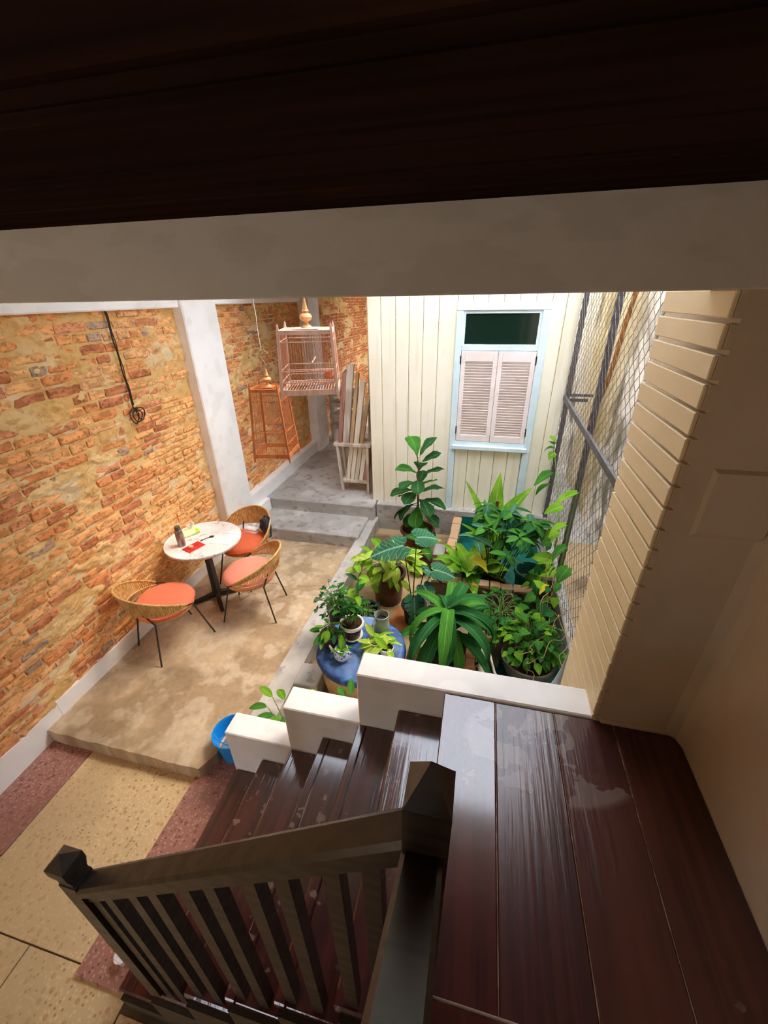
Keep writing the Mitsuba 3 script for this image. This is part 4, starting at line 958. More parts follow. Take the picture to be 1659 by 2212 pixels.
def leaf_set(shape, w, droops, fold=0.25, wave=0.0, **kw):
    out = []
    for i, d in enumerate(droops):
        m, uv = leaf_mesh(shape, w, d, fold, wave=wave, seed=i, **kw)
        out.append((mikit.ply(m, smooth=True, uv=uv), m))
    return out
L_OBO = leaf_set('obo', 0.66, (0.1, 0.4, 0.7), 0.2, wave=0.02)
L_HEART = leaf_set('heart', 0.78, (0.2, 0.5, 0.9), 0.22)
L_ELL = leaf_set('ell', 0.42, (0.15, 0.45, 0.8), 0.25)
L_STRAP = leaf_set('strap', 0.155, (1.0, 1.4, 1.75), 0.35, nu=14)
L_FERN = leaf_set('lance', 0.34, (0.25, 0.6, 0.95), 0.35, wave=0.03, nu=12)
L_BIG = leaf_set('lance', 0.25, (0.05, 0.25, 0.45), 0.45, nu=10)
L_SMALL = leaf_set('ell', 0.45, (0.1, 0.5), 0.2, nu=5, nv=2)
L_MONST = leaf_set('heart', 0.95, (0.25, 0.45, 0.6), 0.10, nu=10, nv=6)
def put_leaf(key, sets, i, pos, yaw, pitch, roll, s, m):
    tw = T().translate([float(v) for v in pos]).rotate([0, 0, 1], float(yaw)).rotate([0, 1, 0], float(-pitch)).rotate([1, 0, 0], float(roll)).scale(float(s))
    add(key + '__leaf', sets[i % len(sets)][0], m, to_world=tw)
def stem(p0, p1, r0, r1, bow=0.0, n=6):
    p0, p1 = np.array(p0, float), np.array(p1, float)
    t = np.linspace(0, 1, n)[:, None]; P = p0 + (p1 - p0) * t; P[:, 2] += bow * np.sin(np.pi * t[:, 0])
    return tube(P, np.linspace(r0, r1, n), 5)
def pot(key, prof, c, m, soil_r=None, soil_z=None, n=32, part='pot', smooth=40, wob=0.0):
    add(key + '__' + part, lathe(prof, n, c, wob=wob), m, smooth=smooth)
    if soil_r:
        add(key + '__soil', lathe([(0, soil_z + 0.012), (soil_r * 0.6, soil_z + 0.008), (soil_r, soil_z), (soil_r, soil_z - 0.02), (0, soil_z - 0.02)], 20, c), 'soil', smooth=60)
def open_pot(rt, rb_, h, t=0.012, lip=0.012):
    return [(0, 0), (rb_, 0), (rb_ + (rt - rb_) * 0.85, h * 0.85), (rt, h * 0.88), (rt + lip, h * 0.9), (rt + lip, h), (rt - t, h), (rt - t - 0.004, h * 0.85), (rb_ - t, 0.02), (0, 0.02)]
A = np.random.default_rng(33)

# 1 fiddle-leaf fig
k = thing('potted_fig', 'fiddle-leaf fig with large dark leaves in a dark terracotta pot against the shed plinth', 'plant')
fc = (-0.625, 4.40, -0.05)
pot(k, open_pot(0.205, 0.14, 0.33), fc, 'pot_terracotta', 0.19, 0.28)
ft_ = [(-0.625, 4.40, 0.22), (-0.62, 4.40, 0.50), (-0.635, 4.40, 0.80), (-0.63, 4.39, 1.08), (-0.645, 4.39, 1.22)]
add(k + '__trunk', tube(ft_, [0.016, 0.014, 0.012, 0.009, 0.006], 8), 'bark', smooth=True)
for i, (z, yaw, pitch, s) in enumerate([(1.20, 120, 68, .25), (1.20, 40, 62, .25), (1.14, 22, 28, .22), (1.05, -70, 60, .22), (1.02, 170, 20, .24), (1.0, 12, 18, .25), (0.95, -85, 15, .24), (0.90, 230, 30, .22),
                                        (0.86, -30, 35, .22), (0.80, 190, 5, .25), (0.80, -110, 5, .24), (0.76, 30, 22, .25), (0.72, 150, 0, .24), (0.70, -50, 8, .25), (0.66, 5, 14, .27), (0.64, 210, -10, .25), (0.62, -90, -18, .27),
                                        (0.60, 178, -5, .28), (0.56, -20, -18, .25), (0.55, -130, -30, .22), (0.52, -72, -42, .25), (0.84, 80, 40, .2), (0.5, -60, -48, .26), (0.30, -25, 0, .2)]):
    t = np.interp(z, [p[2] for p in ft_], np.arange(5)); x = np.interp(t, np.arange(5), [p[0] for p in ft_])
    put_leaf(k, L_OBO, int(A.integers(3)), (x + 0.012 * math.cos(math.radians(yaw)), 4.395 + 0.012 * math.sin(math.radians(yaw)), z), yaw, pitch, A.uniform(-14, 14), s * A.uniform(1.2, 1.36), 'leaf_fig' if i % 4 else 'leaf_mid')

def bush(k, c, R, H, n, sets, mats, s0, s1, seed, stem_m='stem_green', up=0.5, centre_z=None, stems=True, rmin=0.25, zmin=None):
    r = np.random.default_rng(seed); ms = []
    for i in range(n):
        a = r.uniform(0, 360); q = rmin + (1 - rmin) * math.sqrt(r.uniform()); h = H * (1 - 0.75 * q * q) * r.uniform(0.55, 1.0)
        pos = np.array([c[0] + R * q * math.cos(math.radians(a)), c[1] + R * q * math.sin(math.radians(a)), c[2] + h])
        if zmin is not None: pos[2] = max(pos[2], zmin)
        put_leaf(k, sets, int(r.integers(9)), pos, a + r.normal(0, 35), up * 60 * (1 - q) - 18 * q + r.normal(0, 14), r.normal(0, 16), r.uniform(s0, s1), mats[int(r.integers(len(mats)))])
        if stems:
            ms.append(stem((c[0] + r.normal(0, 0.025), c[1] + r.normal(0, 0.025), c[2]), pos, 0.0035, 0.002, 0.05, 5))
    if ms: add(k + '__stem', cat(*ms), stem_m, smooth=True)

# 2 bright pothos in the dark brown pot
k = thing('potted_pothos', 'yellow-green marbled pothos in a dark brown pot between the kerb and the monstera', 'plant')
pot(k, open_pot(0.17, 0.14, 0.36), (-0.78, 3.40, -0.05), 'pot_brown', 0.155, 0.27)
bush(k, (-0.78, 3.42, 0.30), 0.30, 0.30, 62, L_ELL, ['leaf_yellowgreen', 'leaf_yellowgreen', 'leaf_bright'], 0.14, 0.22, 5, up=0.7)

# 3 monstera
k = thing('potted_monstera', 'monstera with broad split bluish-green leaves on long stalks beside the dracaena', 'plant')
pot(k, open_pot(0.115, 0.085, 0.22), (-0.46, 3.12, -0.05), 'pot_black', 0.10, 0.13)
ms = []
def monstera_leaf(seed):
    from shapely.geometry import Polygon, Point
    from shapely.ops import unary_union
    base = Polygon([(0.02, 0.0), (-0.14, 0.14), (-0.16, 0.30), (0.0, 0.44), (0.25, 0.50), (0.55, 0.42), (0.80, 0.24), (1.0, 0.0), (0.80, -0.24), (0.55, -0.42), (0.25, -0.50), (0.0, -0.44), (-0.16, -0.30), (-0.14, -0.14)]).buffer(0.03).buffer(-0.03)
    cuts = []
    for x, a in ((0.28, 0.50), (0.50, 0.44), (0.70, 0.34)):
        for s in (-1, 1):
            cuts.append(Polygon([(x - 0.06, s * 0.16), (x - 0.02, s * 0.62), (x + 0.045, s * 0.62)]).buffer(0.008))
    if seed % 2 == 0: base = base.difference(unary_union(cuts))
    m = trimesh.creation.extrude_polygon(base.simplify(0.01), 0.004, engine='earcut').subdivide_to_size(0.12)
    v = m.vertices.copy()
    v[:, 2] += 0.30 * np.abs(v[:, 1]) * 0.5 - 0.35 * np.maximum(v[:, 0], 0) ** 2 * (0.6 + 0.2 * seed) - 0.35 * np.abs(v[:, 1]) ** 2
    m.vertices = v
    uv = np.stack([np.clip(v[:, 0], 0, 1), v[:, 1] + 0.5], 1)
    return mikit.ply(m, smooth=True, uv=uv), m
L_MON = [monstera_leaf(s) for s in range(3)]
for i, (x, y, z, yaw, pitch, roll, s) in enumerate([(-0.58, 3.16, 0.80, 200, -8, -10, 0.33), (-0.46, 3.20, 0.88, 30, -5, 20, 0.24), (-0.36, 3.08, 0.62, 10, -25, -8, 0.22), (-0.44, 2.98, 0.36, -75, -42, 0, 0.20), (-0.28, 3.12, 0.60, 10, -12, 15, 0.22), (-0.36, 3.0, 0.5, -50, -15, 10, 0.17)]):
    put_leaf(k, L_MON, 0 if i == 0 else i % 3, (x, y, z), yaw, pitch, roll, s, 'leaf_blue')
    ms.append(stem((-0.46 + A.normal(0, 0.015), 3.12, 0.13), (x, y, z), 0.006, 0.004, 0.03, 8))
add(k + '__stem', cat(*ms), 'stem_dark', smooth=True)

# 4 dracaena
k = thing('potted_dracaena', 'dracaena with long arching dark green strap leaves behind the white low wall', 'plant')
dc = (-0.095, 2.47, 0.0)
pot(k, open_pot(0.15, 0.13, 0.34), (dc[0], dc[1] - 0.02, 0.04), 'pot_black', 0.135, 0.335)
add(k + '__stem', tube([(dc[0], dc[1], 0.30), (dc[0] - 0.005, dc[1], 0.52), (dc[0], dc[1], 0.74)], [0.016, 0.014, 0.011], 8), 'stem_green', smooth=True)
r = np.random.default_rng(12)
for i in range(30):
    a = i * 137.5 + r.normal(0, 8); h = 0.42 + 0.34 * (i / 33) ** 0.8
    put_leaf(k, L_STRAP, int(r.integers(3)), (dc[0], dc[1], h), a, 46 - 26 * (1 - i / 33) + r.normal(0, 9) + (24 if i > 29 else 0), r.normal(0, 10), r.uniform(0.50, 0.64) * (0.75 if i > 29 else 1), ['leaf_dark', 'leaf_mid', 'leaf_dark'][i % 3])
k = thing('clay_jar', 'tan clay jar that carries the dracaena pot', 'jar', 'tan clay jars')
add(k, lathe([(0, -0.05), (0.17, -0.05), (0.215, -0.03), (0.225, 0.0), (0.215, 0.03), (0.19, 0.039), (0, 0.039)], 36, (dc[0], dc[1] - 0.02, 0)), 'pot_tan', smooth=40)
for i, (x, y) in enumerate(((-0.33, 2.42), (0.02, 2.18))):
    k = thing('clay_jar', ('tan clay jar standing left of the dracaena', 'tan clay jar with rusty side between the dracaena and the brick divider')[i], 'jar', 'tan clay jars')
    pot(k, [(0, -0.05), (0.08, -0.05), (0.095, 0.0), (0.098, 0.12), (0.082, 0.20), (0.07, 0.24), (0.078, 0.26), (0.066, 0.26), (0.060, 0.22), (0, 0.20)], (x, y, 0) if i == 0 else (x - 0.02, y, 0), 'pot_tan', part='body') if i == 0 else pot(k, [(0, -0.05), (0.055, -0.05), (0.066, 0.0), (0.066, 0.15), (0.05, 0.2), (0.054, 0.22), (0.044, 0.22), (0.04, 0.2), (0, 0.18)], (x - 0.015, y, 0), 'pot_tan', part='body')

# 5 big square pot with trailing pothos and the tall thin-stemmed clump
k = thing('potted_pothos', 'trailing pothos in a square tan planter, ahead of the long brick divider', 'plant')
def sq(h0, h1, w0, w1, z0, z1): return hull([(0.33 + (a * math.cos(.25) - b * math.sin(.25)) * w, 3.02 + (a * math.sin(.25) + b * math.cos(.25)) * w, z) for a in (-1, 1) for b in (-1, 1) for w, z in ((w0, z0), (w1, z1))])
add(k + '__pot', cat(*[hull([(0.33 + x * math.cos(.25) - y * math.sin(.25), 3.02 + x * math.sin(.25) + y * math.cos(.25), z) for x, y, z in pts]) for pts in
    [[(s * (0.14 + 0.03 * (z > 0)) + o, t * (0.15 + 0.03 * (z > 0)), z) for o in (0, -s * 0.014) for t in (-1, 1) for z in (-0.05, 0.36)] for s in (-1, 1)] + [[(t * (0.15 + 0.03 * (z > 0)), s * (0.14 + 0.03 * (z > 0)) + o, z) for o in (0, -s * 0.014) for t in (-1, 1) for z in (-0.05, 0.36)] for s in (-1, 1)]]), 'old_render')
add(k + '__soil', box(0.33 - 0.14, 0.33 + 0.14, 3.02 - 0.13, 3.02 + 0.13, 0.25, 0.31, 0.01), 'soil')
bush(k, (0.35, 3.0, 0.30), 0.26, 0.16, 46, L_HEART, ['leaf_mid', 'leaf_dark', 'leaf_mid'], 0.06, 0.11, 41, up=0.6)
ms = []
for i in range(10):
    a = A.uniform(math.pi, 2 * math.pi); p0 = np.array([0.33 + 0.13 * math.cos(a), 3.0 + 0.14 * math.sin(a), 0.36]); p1 = p0 + np.array([0.10 * math.cos(a), 0.08 * math.sin(a), -0.18 - A.uniform(0, 0.12)])
    ms.append(tube([p0, (p0 + p1) / 2 + np.array([0.05 * math.cos(a), 0.05 * math.sin(a), 0.05]), p1], 0.003, 5))
    put_leaf(k, L_HEART, i, p1, math.degrees(a), -40, A.normal(0, 20), 0.09, 'leaf_mid')
ms.append(tube([(0.20, 2.87, 0.34), (0.20, 2.82, 0.22), (0.25, 2.79, 0.14), (0.31, 2.80, 0.20), (0.32, 2.86, 0.33)], 0.0045, 5))
add(k + '__runner', cat(*ms), 'vine_tan', smooth=True)
k = thing('potted_aralia', 'tall clump of thin dark stems topped with a dense canopy of dark leaves', 'plant')
pot(k, open_pot(0.12, 0.10, 0.26), (0.30, 3.57, -0.042), 'pot_black', 0.105, 0.18)
ms = []; r = np.random.default_rng(51)
for i in range(24):
    a = r.uniform(0, 2 * math.pi); q = 0.33 * math.sqrt(r.uniform()); b = (0.30 + 0.05 * math.cos(a), 3.57 + 0.05 * math.sin(a), 0.18)
    tp = np.array([0.345 + q * math.cos(a), 3.59 + q * math.sin(a), r.uniform(0.66, 0.96)])
    ms.append(stem(b, tp, 0.006, 0.003, 0.05, 7))
    for j in range(5):
        yy = math.degrees(a) + j * 72 + r.normal(0, 15)
        put_leaf(k, L_ELL, int(r.integers(3)), tp - np.array([0, 0, 0.02 * (j % 2)]), yy, r.normal(0, 14), r.normal(0, 12), r.uniform(0.14, 0.21), ['leaf_dark', 'leaf_mid', 'leaf_blue', 'leaf_mid'][int(r.integers(4))])
add(k + '__stem', cat(*ms), 'stem_dark', smooth=True)

# 6 bowl pothos at the lower right
k = thing('potted_pothos', 'bushy green pothos in a wide grey bowl at the foot of the cream siding', 'plant')
pot(k, [(0, 0), (0.11, 0), (0.16, 0.06), (0.20, 0.16), (0.215, 0.23), (0.222, 0.24), (0.222, 0.255), (0.205, 0.255), (0.19, 0.2), (0.1, 0.03), (0, 0.03)], (0.575, 2.62, -0.04), 'pot_grey', 0.19, 0.17)
bush(k, (0.565, 2.70, 0.21), 0.26, 0.33, 150, L_HEART, ['leaf_bright', 'leaf_mid', 'leaf_bright', 'leaf_mid'], 0.055, 0.105, 61, up=0.6, rmin=0.1, zmin=0.30)

# 7 bird's nest fern, behind the long divider
k = thing('bird_nest_fern', "bright green bird's nest fern with wavy fronds and one yellowing leaf", 'plant')
pot(k, open_pot(0.10, 0.085, 0.30), (0.04, 3.66, -0.042), 'pot_brown', 0.09, 0.2)
r = np.random.default_rng(71)
for i in range(20):
    put_leaf(k, L_FERN, int(r.integers(3)), (0.04 + r.normal(0, 0.012), 3.66 + r.normal(0, 0.012), 0.21), i * 137.5 + r.normal(0, 10), 62 - 34 * (1 - i / 20) + r.normal(0, 7), r.normal(0, 8), r.uniform(0.40, 0.54), 'leaf_bright' if i % 4 else 'leaf_yellowgreen')
put_leaf(k, L_FERN, 2, (0.05, 3.64, 0.42), -60, 40, 15, 0.30, 'leaf_yellow')
# 8 big upright leaves in a black pot
k = thing('potted_dumbcane', 'plant with tall upright pointed green leaves in a black pot near the shed', 'plant')
pot(k, open_pot(0.13, 0.10, 0.44), (0.24, 4.08, -0.042), 'pot_black', 0.115, 0.36)
for i, (yaw, pitch, s) in enumerate([(165, 68, .78), (75, 84, .80), (25, 72, .78), (190, 40, .42), (-20, 45, .45), (-80, 50, .4), (120, 70, .5), (-140, 45, .4), (-60, 35, .38)]):
    put_leaf(k, L_BIG, i % 3, (0.24 + 0.02 * math.cos(math.radians(yaw)), 4.08 + 0.02 * math.sin(math.radians(yaw)), 0.37), yaw, pitch, A.normal(0, 10), s, 'leaf_bright')
add(k + '__stake', cyl([0.27, 4.12, 0.3], [0.275, 4.12, 0.88], 0.018, 8), 'bark', smooth=40)
# teal tub
k = thing('teal_tub', 'teal plastic tub half hidden under the dark leafy clump', 'tub')
pot(k, open_pot(0.15, 0.12, 0.36), (0.66, 3.72, -0.042), 'pond_paint', part='body')
add(k + '__water', lathe([(0, 0.24), (0.139, 0.24), (0.139, 0.235), (0, 0.235)], 24, (0.66, 3.72, 0)), 'dark_glass')
# 9 climber on the fence
k = thing('climbing_pothos', 'large-leaved pothos climbing the wire fence on the right with trailing vines', 'plant')
ms = []
pts = [(0.80, 3.55, -0.04), (0.83, 3.6, 0.4), (0.855, 3.75, 0.8), (0.86, 4.1, 1.05), (0.862, 4.55, 1.2), (0.862, 4.75, 1.30)]
ms.append(tube(pts, [0.012, 0.01, 0.008, 0.006, 0.004, 0.003], 6))
pts2 = [(0.80, 3.3, -0.04), (0.84, 3.32, 0.5), (0.855, 3.38, 1.0), (0.858, 3.40, 1.38)]
ms.append(tube(pts2, [0.011, 0.009, 0.007, 0.004], 6))
for (x, y, z, yaw, pitch, roll, s, m) in [(0.85, 3.36, 1.38, 190, -25, 10, .20, 'leaf_bright'), (0.84, 3.74, 1.06, 200, -15, -10, .18, 'leaf_bright'), (0.84, 3.45, 1.02, 185, -25, 8, .20, 'leaf_bright'), (0.82, 3.60, 0.86, 210, -10, 0, .19, 'leaf_bright'), (0.84, 3.28, 0.90, 200, -30, 15, .19, 'leaf_mid'), (0.83, 4.5, 1.10, 195, -35, 0, .24, 'leaf_mid'), (0.82, 4.35, 1.02, 150, -30, 20, .22, 'leaf_mid'), (0.80, 3.3, 0.62, 195, -10, 0, .24, 'leaf_bright'), (0.78, 3.4, 0.66, 160, 0, -12, .22, 'leaf_bright'), (0.85, 3.1, 0.80, 220, -30, 0, .17, 'leaf_mid'),
                                      (0.85, 4.74, 1.30, 170, 10, 0, .12, 'leaf_mid'), (0.845, 4.76, 1.34, 110, 20, 10, .11, 'leaf_mid'), (0.86, 4.72, 1.25, 240, 0, -10, .12, 'leaf_bright'), (0.85, 4.78, 1.38, 120, 35, 0, .10, 'leaf_bright'), (0.85, 4.66, 1.22, 100, -10, 10, .10, 'leaf_mid')]:
    put_leaf(k, L_HEART, int(A.integers(3)), (x, y, z), yaw, pitch, roll, s, m)
    ms.append(stem((min(x + 0.02, 0.862), y + 0.02, z - 0.06), (x, y, z), 0.003, 0.002, 0.01, 4))
add(k + '__stem', cat(*ms), 'stem_green', smooth=True)
r = np.random.default_rng(81)
for i in range(105):
    y = r.uniform(2.55, 3.6); z = r.uniform(0.05, 0.82) * (0.55 + 0.45 * (y - 2.5)); x = 0.785 - 0.20 * r.uniform() ** 1.3
    put_leaf(k, L_HEART, int(r.integers(3)), (x, y, z + 0.06), r.uniform(120, 300), r.normal(-25, 22), r.normal(0, 25), r.uniform(0.07, 0.14), ['leaf_mid', 'leaf_dark', 'leaf_mid', 'leaf_bright', 'leaf_dark', 'leaf_yellow' if i % 9 == 0 else 'leaf_mid'][int(r.integers(6))])
vs = []
for i in range(26):
    y = r.uniform(2.5, 3.5); z = r.uniform(0.3, 0.8); x = r.uniform(0.62, 0.84)
    P = [np.array([x, y, z])]
    for j in range(5): P.append(P[-1] + np.array([r.normal(-0.01, 0.035), r.normal(-0.03, 0.05), r.normal(-0.05, 0.05)]))
    P = np.array(P); P[:, 0] = np.clip(P[:, 0], 0.45, 0.84); P[:, 2] = np.maximum(P[:, 2], 0.0)
    from scipy.interpolate import CubicSpline
    vs.append(tube(CubicSpline(np.arange(6), P)(np.linspace(0, 5, 16)), 0.0032, 4, caps=False))
lab(add(k + '__runner', cat(*vs), 'vine_tan', smooth=True), 'tangle of pale bare runners')
add(k + '__support_board', hull([(0.72 + a, 3.16 + b, z) for a in (-.05, .05) for b in (-.02, .02) for z in (-0.04, 0.62)]), 'pot_brown')
# root on the outer wall
k = thing('wall_root', 'long orange-brown root creeping down the whitewashed wall behind the fence', 'root')
from scipy.interpolate import CubicSpline
P = np.array([(1.60, 5.80, 3.25), (1.60, 5.76, 2.87), (1.60, 5.90, 2.41), (1.60, 6.09, 1.77), (1.60, 6.45, 1.2), (1.60, 6.35, 0.6), (1.60, 6.25, 0.1), (1.60, 6.20, -0.1)])
q = CubicSpline(np.arange(8), P)(np.linspace(0, 7, 60)); q[:, 1] += 0.03 * (meshkit.noise(q * 8) - 0.5)
add(k, tube(q, 0.022 + 0.012 * meshkit.noise(q * 7 + 3), 7), 'root_orange', smooth=True)

# 10 blue-topped jar and the small pots on it
k = thing('water_jar', 'big round tan clay jar with a crumpled blue cover, used as a plant table', 'jar')
JC = (-0.735, 2.22, 0)
add(k + '__body', lathe([(0, -0.05), (0.25, -0.05), (0.29, 0.06), (0.315, 0.22), (0.318, 0.34), (0.305, 0.41), (0, 0.41)], 48, JC), 'pot_tan', smooth=50)
th = np.arange(64) * 2 * math.pi / 64
V = [[0, 0, 0.452]]; rr = np.random.default_rng(3)
rings = [(0.10, 0.452), (0.2, 0.451), (0.28, 0.449), (0.325, 0.447), (0.343, 0.438), (0.346, 0.41), (0.340, 0.385), (0.328, 0.380), (0.31, 0.40)]
for i, (R_, z) in enumerate(rings):
    for j, t in enumerate(th):
        w = meshkit.noise(np.array([math.cos(t) * 4 + 9, math.sin(t) * 4, i * 0.6])) - 0.5
        V.append([R_ * math.cos(t) * (1 + 0.05 * w * (i > 2)), R_ * math.sin(t) * (1 + 0.05 * w * (i > 2)), z + 0.012 * (meshkit.noise(np.array([R_ * math.cos(t) * 18, R_ * math.sin(t) * 18, 0.0])) - 0.5) * (i < 8) + (0.03 * w if i in (6, 7) else 0)])
Fs = []
for j in range(64):
    Fs.append([0, 1 + j, 1 + (j + 1) % 64])
    for i in range(len(rings) - 1):
        a0, a1 = 1 + 64 * i + j, 1 + 64 * i + (j + 1) % 64
        Fs += [[a0, a0 + 64, a1 + 64], [a0, a1 + 64, a1]]
V = np.array(V) + np.array([JC[0], JC[1], 0])
lab(add(k + '__cover', trimesh.Trimesh(V, np.array(Fs), process=False), 'blue_cloth', smooth=50), 'crumpled blue cover')
ZT = 0.462
k = thing('potted_zz_plant', 'small upright plant in a white-rimmed brown pot on a saucer on the blue cover', 'plant')
pc = (-0.825, 2.295, ZT)
add(k + '__saucer', lathe([(0, 0), (0.06, 0), (0.078, 0.008), (0.084, 0.022), (0.078, 0.022), (0.06, 0.01), (0, 0.01)], 32, pc), 'pot_white', smooth=40)
pot(k, [(0, 0.012), (0.062, 0.012), (0.082, 0.13), (0, 0.13)], pc, 'pot_brown', None, None)
add(k + '__rim', lathe([(0.080, 0.118), (0.094, 0.122), (0.097, 0.142), (0.092, 0.150), (0.082, 0.146), (0.078, 0.128)], 32, pc), 'pot_white', smooth=50)
add(k + '__soil', lathe([(0, 0.137), (0.05, 0.135), (0.08, 0.131), (0.08, 0.12), (0, 0.12)], 20, pc), 'soil', smooth=60)
ms = []
r = np.random.default_rng(91)
for i, (dx, dy, h) in enumerate([(0.05, 0.03, 0.46), (-0.06, 0.02, 0.26), (0.0, -0.03, 0.22), (0.06, -0.02, 0.2), (-0.09, 0.06, 0.30), (-0.04, -0.05, 0.17), (0.03, 0.07, 0.25)]):
    b = np.array([pc[0] + dx * 0.4, pc[1] + dy * 0.4, ZT + 0.13]); tp = b + np.array([dx, dy, h])
    ms.append(stem(b, tp, 0.005, 0.003, 0.02, 7))
    for j in range(9 if i == 0 else 7):
        u = 0.35 + 0.65 * j / (8 if i == 0 else 6)
        put_leaf(k, L_ELL, j, b + (tp - b) * u + np.array([0, 0, 0.02 * math.sin(math.pi * u)]), j * 150 + i * 40, 30 + r.normal(0, 10), r.normal(0, 12), r.uniform(0.085, 0.115) * (1.15 if i == 0 else 0.9), ('leaf_bright' if i == 0 else 'leaf_mid') if j % 3 else 'leaf_dark')
add(k + '__stem', cat(*ms), 'stem_green', smooth=True)
k = thing('pitcher', 'tall grey-green enamel pitcher with a handle on the blue cover', 'pitcher')
qc = (-0.60, 2.36, ZT)
add(k + '__body', lathe([(0, 0), (0.062, 0), (0.066, 0.008), (0.060, 0.12), (0.054, 0.185), (0.058, 0.205), (0.054, 0.207), (0.049, 0.186), (0.054, 0.10), (0.056, 0.02), (0, 0.02)], 32, qc), 'pitcher_glaze', smooth=40)
add(k + '__handle', tube([(qc[0] - 0.03, qc[1] - 0.048, ZT + 0.175), (qc[0] - 0.05, qc[1] - 0.085, ZT + 0.165), (qc[0] - 0.052, qc[1] - 0.092, ZT + 0.11), (qc[0] - 0.038, qc[1] - 0.058, ZT + 0.06)], 0.008, 8), 'pitcher_glaze', smooth=True)
add(k + '__water', lathe([(0, 0.15), (0.052, 0.15), (0.052, 0.145), (0, 0.145)], 20, qc), 'pot_black')
for i, (x, y, l) in enumerate(((-0.615, 2.20, 'white cup with a yellow-green pothos cutting on the blue cover, beside the pitcher'), (-0.515, 2.155, 'white cup with a trailing pothos cutting on the blue cover, nearest the white wall'))):
    k = thing('planted_cup', l, 'cup', 'planted cups on the blue cover')
    pot(k, [(0, 0), (0.040, 0), (0.043, 0.006), (0.052, 0.088), (0.054, 0.092), (0.049, 0.092), (0.040, 0.012), (0, 0.012)], (x, y, ZT), 'pot_white', 0.046, ZT * 0 + 0.075, part='cup')
    r = np.random.default_rng(95 + i)
    for j in range(8):
        put_leaf(k, L_ELL, j, (x + r.normal(0, 0.02), y + r.normal(0, 0.02), ZT + 0.08 + r.uniform(0, 0.035)), r.uniform(0, 360) if i else r.uniform(-60, 200), r.uniform(0, 45), r.normal(0, 15), r.uniform(0.09, 0.15), 'leaf_yellowgreen' if j % 2 else 'leaf_bright')
for j in range(7):
    put_leaf('planted_cup', L_ELL, j, (-0.63 + 0.01 * j, 2.17 - 0.012 * j, ZT + 0.09 - 0.004 * j), 180 + 14 * j, 5 - 6 * j, 0, 0.12, 'leaf_yellowgreen')
k = thing('planted_teapot', 'blue and white china teapot with a leaf sprouting from it on the blue cover', 'teapot')
tc = (-0.835, 2.06, ZT)
add(k + '__body', lathe([(0, 0), (0.040, 0), (0.044, 0.006), (0.058, 0.035), (0.060, 0.06), (0.050, 0.09), (0.044, 0.098), (0.047, 0.106), (0.043, 0.106), (0.040, 0.096), (0.05, 0.06), (0, 0.02)], 32, tc), 'china_blue', smooth=40)
add(k + '__spout', tube([(tc[0] - 0.052, tc[1] + 0.005, ZT + 0.045), (tc[0] - 0.080, tc[1] + 0.008, ZT + 0.065), (tc[0] - 0.096, tc[1] + 0.01, ZT + 0.10)], [0.014, 0.010, 0.007], 10), 'china_blue', smooth=True)
add(k + '__handle', tube([(tc[0] + 0.045, tc[1] - 0.005, ZT + 0.085), (tc[0] + 0.078, tc[1] - 0.008, ZT + 0.075), (tc[0] + 0.078, tc[1] - 0.008, ZT + 0.04), (tc[0] + 0.052, tc[1] - 0.005, ZT + 0.03)], 0.006, 8), 'china_blue', smooth=True)
for j, (yaw, pit, s) in enumerate(((100, 62, 0.11), (20, 30, 0.09), (200, 25, 0.09), (-70, 20, 0.09), (-20, 40, 0.08))): put_leaf(k, L_ELL, j, (tc[0], tc[1], ZT + 0.085), yaw, pit, 0, s, 'leaf_mid' if j % 2 else 'leaf_bright')
k = thing('potted_seedling', 'small plant in a dark brown pot on the blue cover, nearest the kerb', 'plant')
sc_ = (-0.965, 2.18, ZT)
pot(k, open_pot(0.070, 0.052, 0.115, 0.008, 0.006), sc_, 'pot_brown', 0.06, 0.085)
bush(k, (sc_[0], sc_[1], ZT + 0.085), 0.09, 0.13, 22, L_ELL, ['leaf_mid', 'leaf_bright', 'leaf_dark'], 0.07, 0.11, 97, up=0.8)
k = thing('potted_silver_plant', 'small silvery-leaved plant in a black pot between the jar and the kerb', 'plant')
pot(k, open_pot(0.125, 0.10, 0.28), (-0.885, 2.88, -0.05), 'pot_black', 0.11, 0.2)
bush(k, (-0.885, 2.88, 0.16), 0.13, 0.16, 46, L_SMALL, ['leaf_silver', 'leaf_silver', 'leaf_dark'], 0.035, 0.06, 99, up=0.8)
k = thing('potted_herb', 'feathery young plant rising beside the kerb behind the blue-topped jar', 'plant')
pot(k, open_pot(0.07, 0.055, 0.5), (-1.08, 2.62, -0.05), 'pot_black', 0.06, 0.44)
bush(k, (-1.08, 2.60, 0.43), 0.16, 0.30, 60, L_SMALL, ['leaf_dark', 'leaf_silver', 'leaf_dark'], 0.04, 0.07, 101, up=1.0)
k = thing('potted_caladium', 'small leafy plant in a terracotta bowl at the foot of the fig', 'plant')
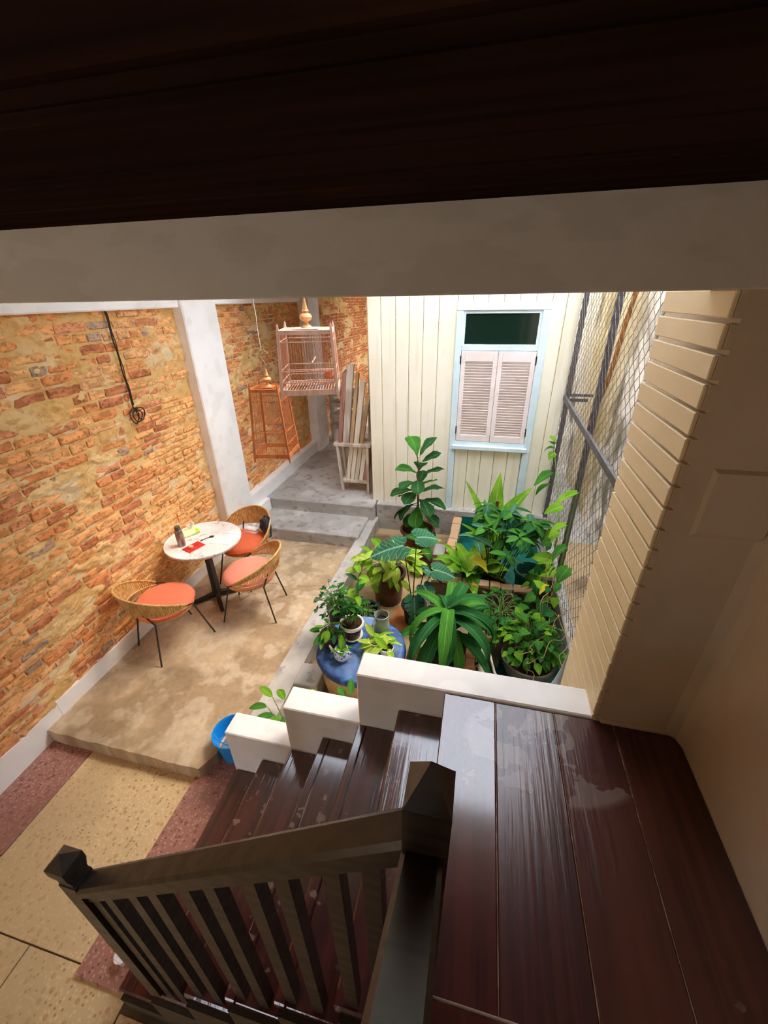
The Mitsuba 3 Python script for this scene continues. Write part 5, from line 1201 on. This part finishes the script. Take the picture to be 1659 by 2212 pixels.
pot(k, [(0, 0), (0.09, 0), (0.13, 0.05), (0.155, 0.12), (0.162, 0.125), (0.162, 0.14), (0.148, 0.14), (0.12, 0.06), (0, 0.03)], (-0.53, 3.98, -0.05), 'pot_terracotta', 0.14, 0.08)
for j, (yaw, pit, z, s) in enumerate(((20, 10, 0.34, 0.2), (150, 12, 0.36, 0.2), (-40, -5, 0.28, 0.17), (80, 20, 0.38, 0.18), (220, 0, 0.26, 0.16))): put_leaf(k, L_HEART, j, (-0.53 + 0.06 * math.cos(math.radians(yaw)), 3.98 + 0.06 * math.sin(math.radians(yaw)), z), yaw, pit, 0, s, 'leaf_yellowgreen' if j == 0 else 'leaf_mid')
add(k + '__stem', cat(*[stem((-0.53, 3.98, 0.08), (-0.53 + 0.06 * math.cos(math.radians(a)), 3.98 + 0.06 * math.sin(math.radians(a)), z), 0.004, 0.003) for a, z in ((20, .34), (150, .36), (-40, .28), (80, .38), (220, .26))]), 'stem_green', smooth=True)
k = thing('low_weed', 'bright weed sprouting behind the stepped white wall next to the bucket', 'plant')
ms = []
for j in range(14):
    a = j * 137.5; b = np.array([-1.10 + 0.03 * math.cos(j), 1.66 + 0.03 * math.sin(j), -0.05]); tp = b + np.array([0.12 * math.cos(math.radians(a)), 0.08 * math.sin(math.radians(a)), 0.34 + 0.02 * (j % 5)])
    ms.append(stem(b, tp, 0.004, 0.002, 0.03)); put_leaf(k, L_ELL, j, tp, a, 10, 0, 0.14, 'leaf_bright' if j % 2 else 'leaf_mid')
add(k + '__stem', cat(*ms), 'stem_green', smooth=True)
k = thing('low_weed', 'small green seedling between the concrete block and the white wall', 'plant')
ms = []
for j in range(8):
    a = j * 137.5; b = np.array([-0.66, 1.72, -0.05]); tp = b + np.array([0.07 * math.cos(math.radians(a)), 0.05 * math.sin(math.radians(a)), 0.45 + 0.03 * (j % 4)])
    ms.append(stem(b, tp, 0.004, 0.002, 0.03)); put_leaf(k, L_ELL, j, tp, a, 20, 0, 0.12, 'leaf_mid')
add(k + '__stem', cat(*ms), 'stem_green', smooth=True)
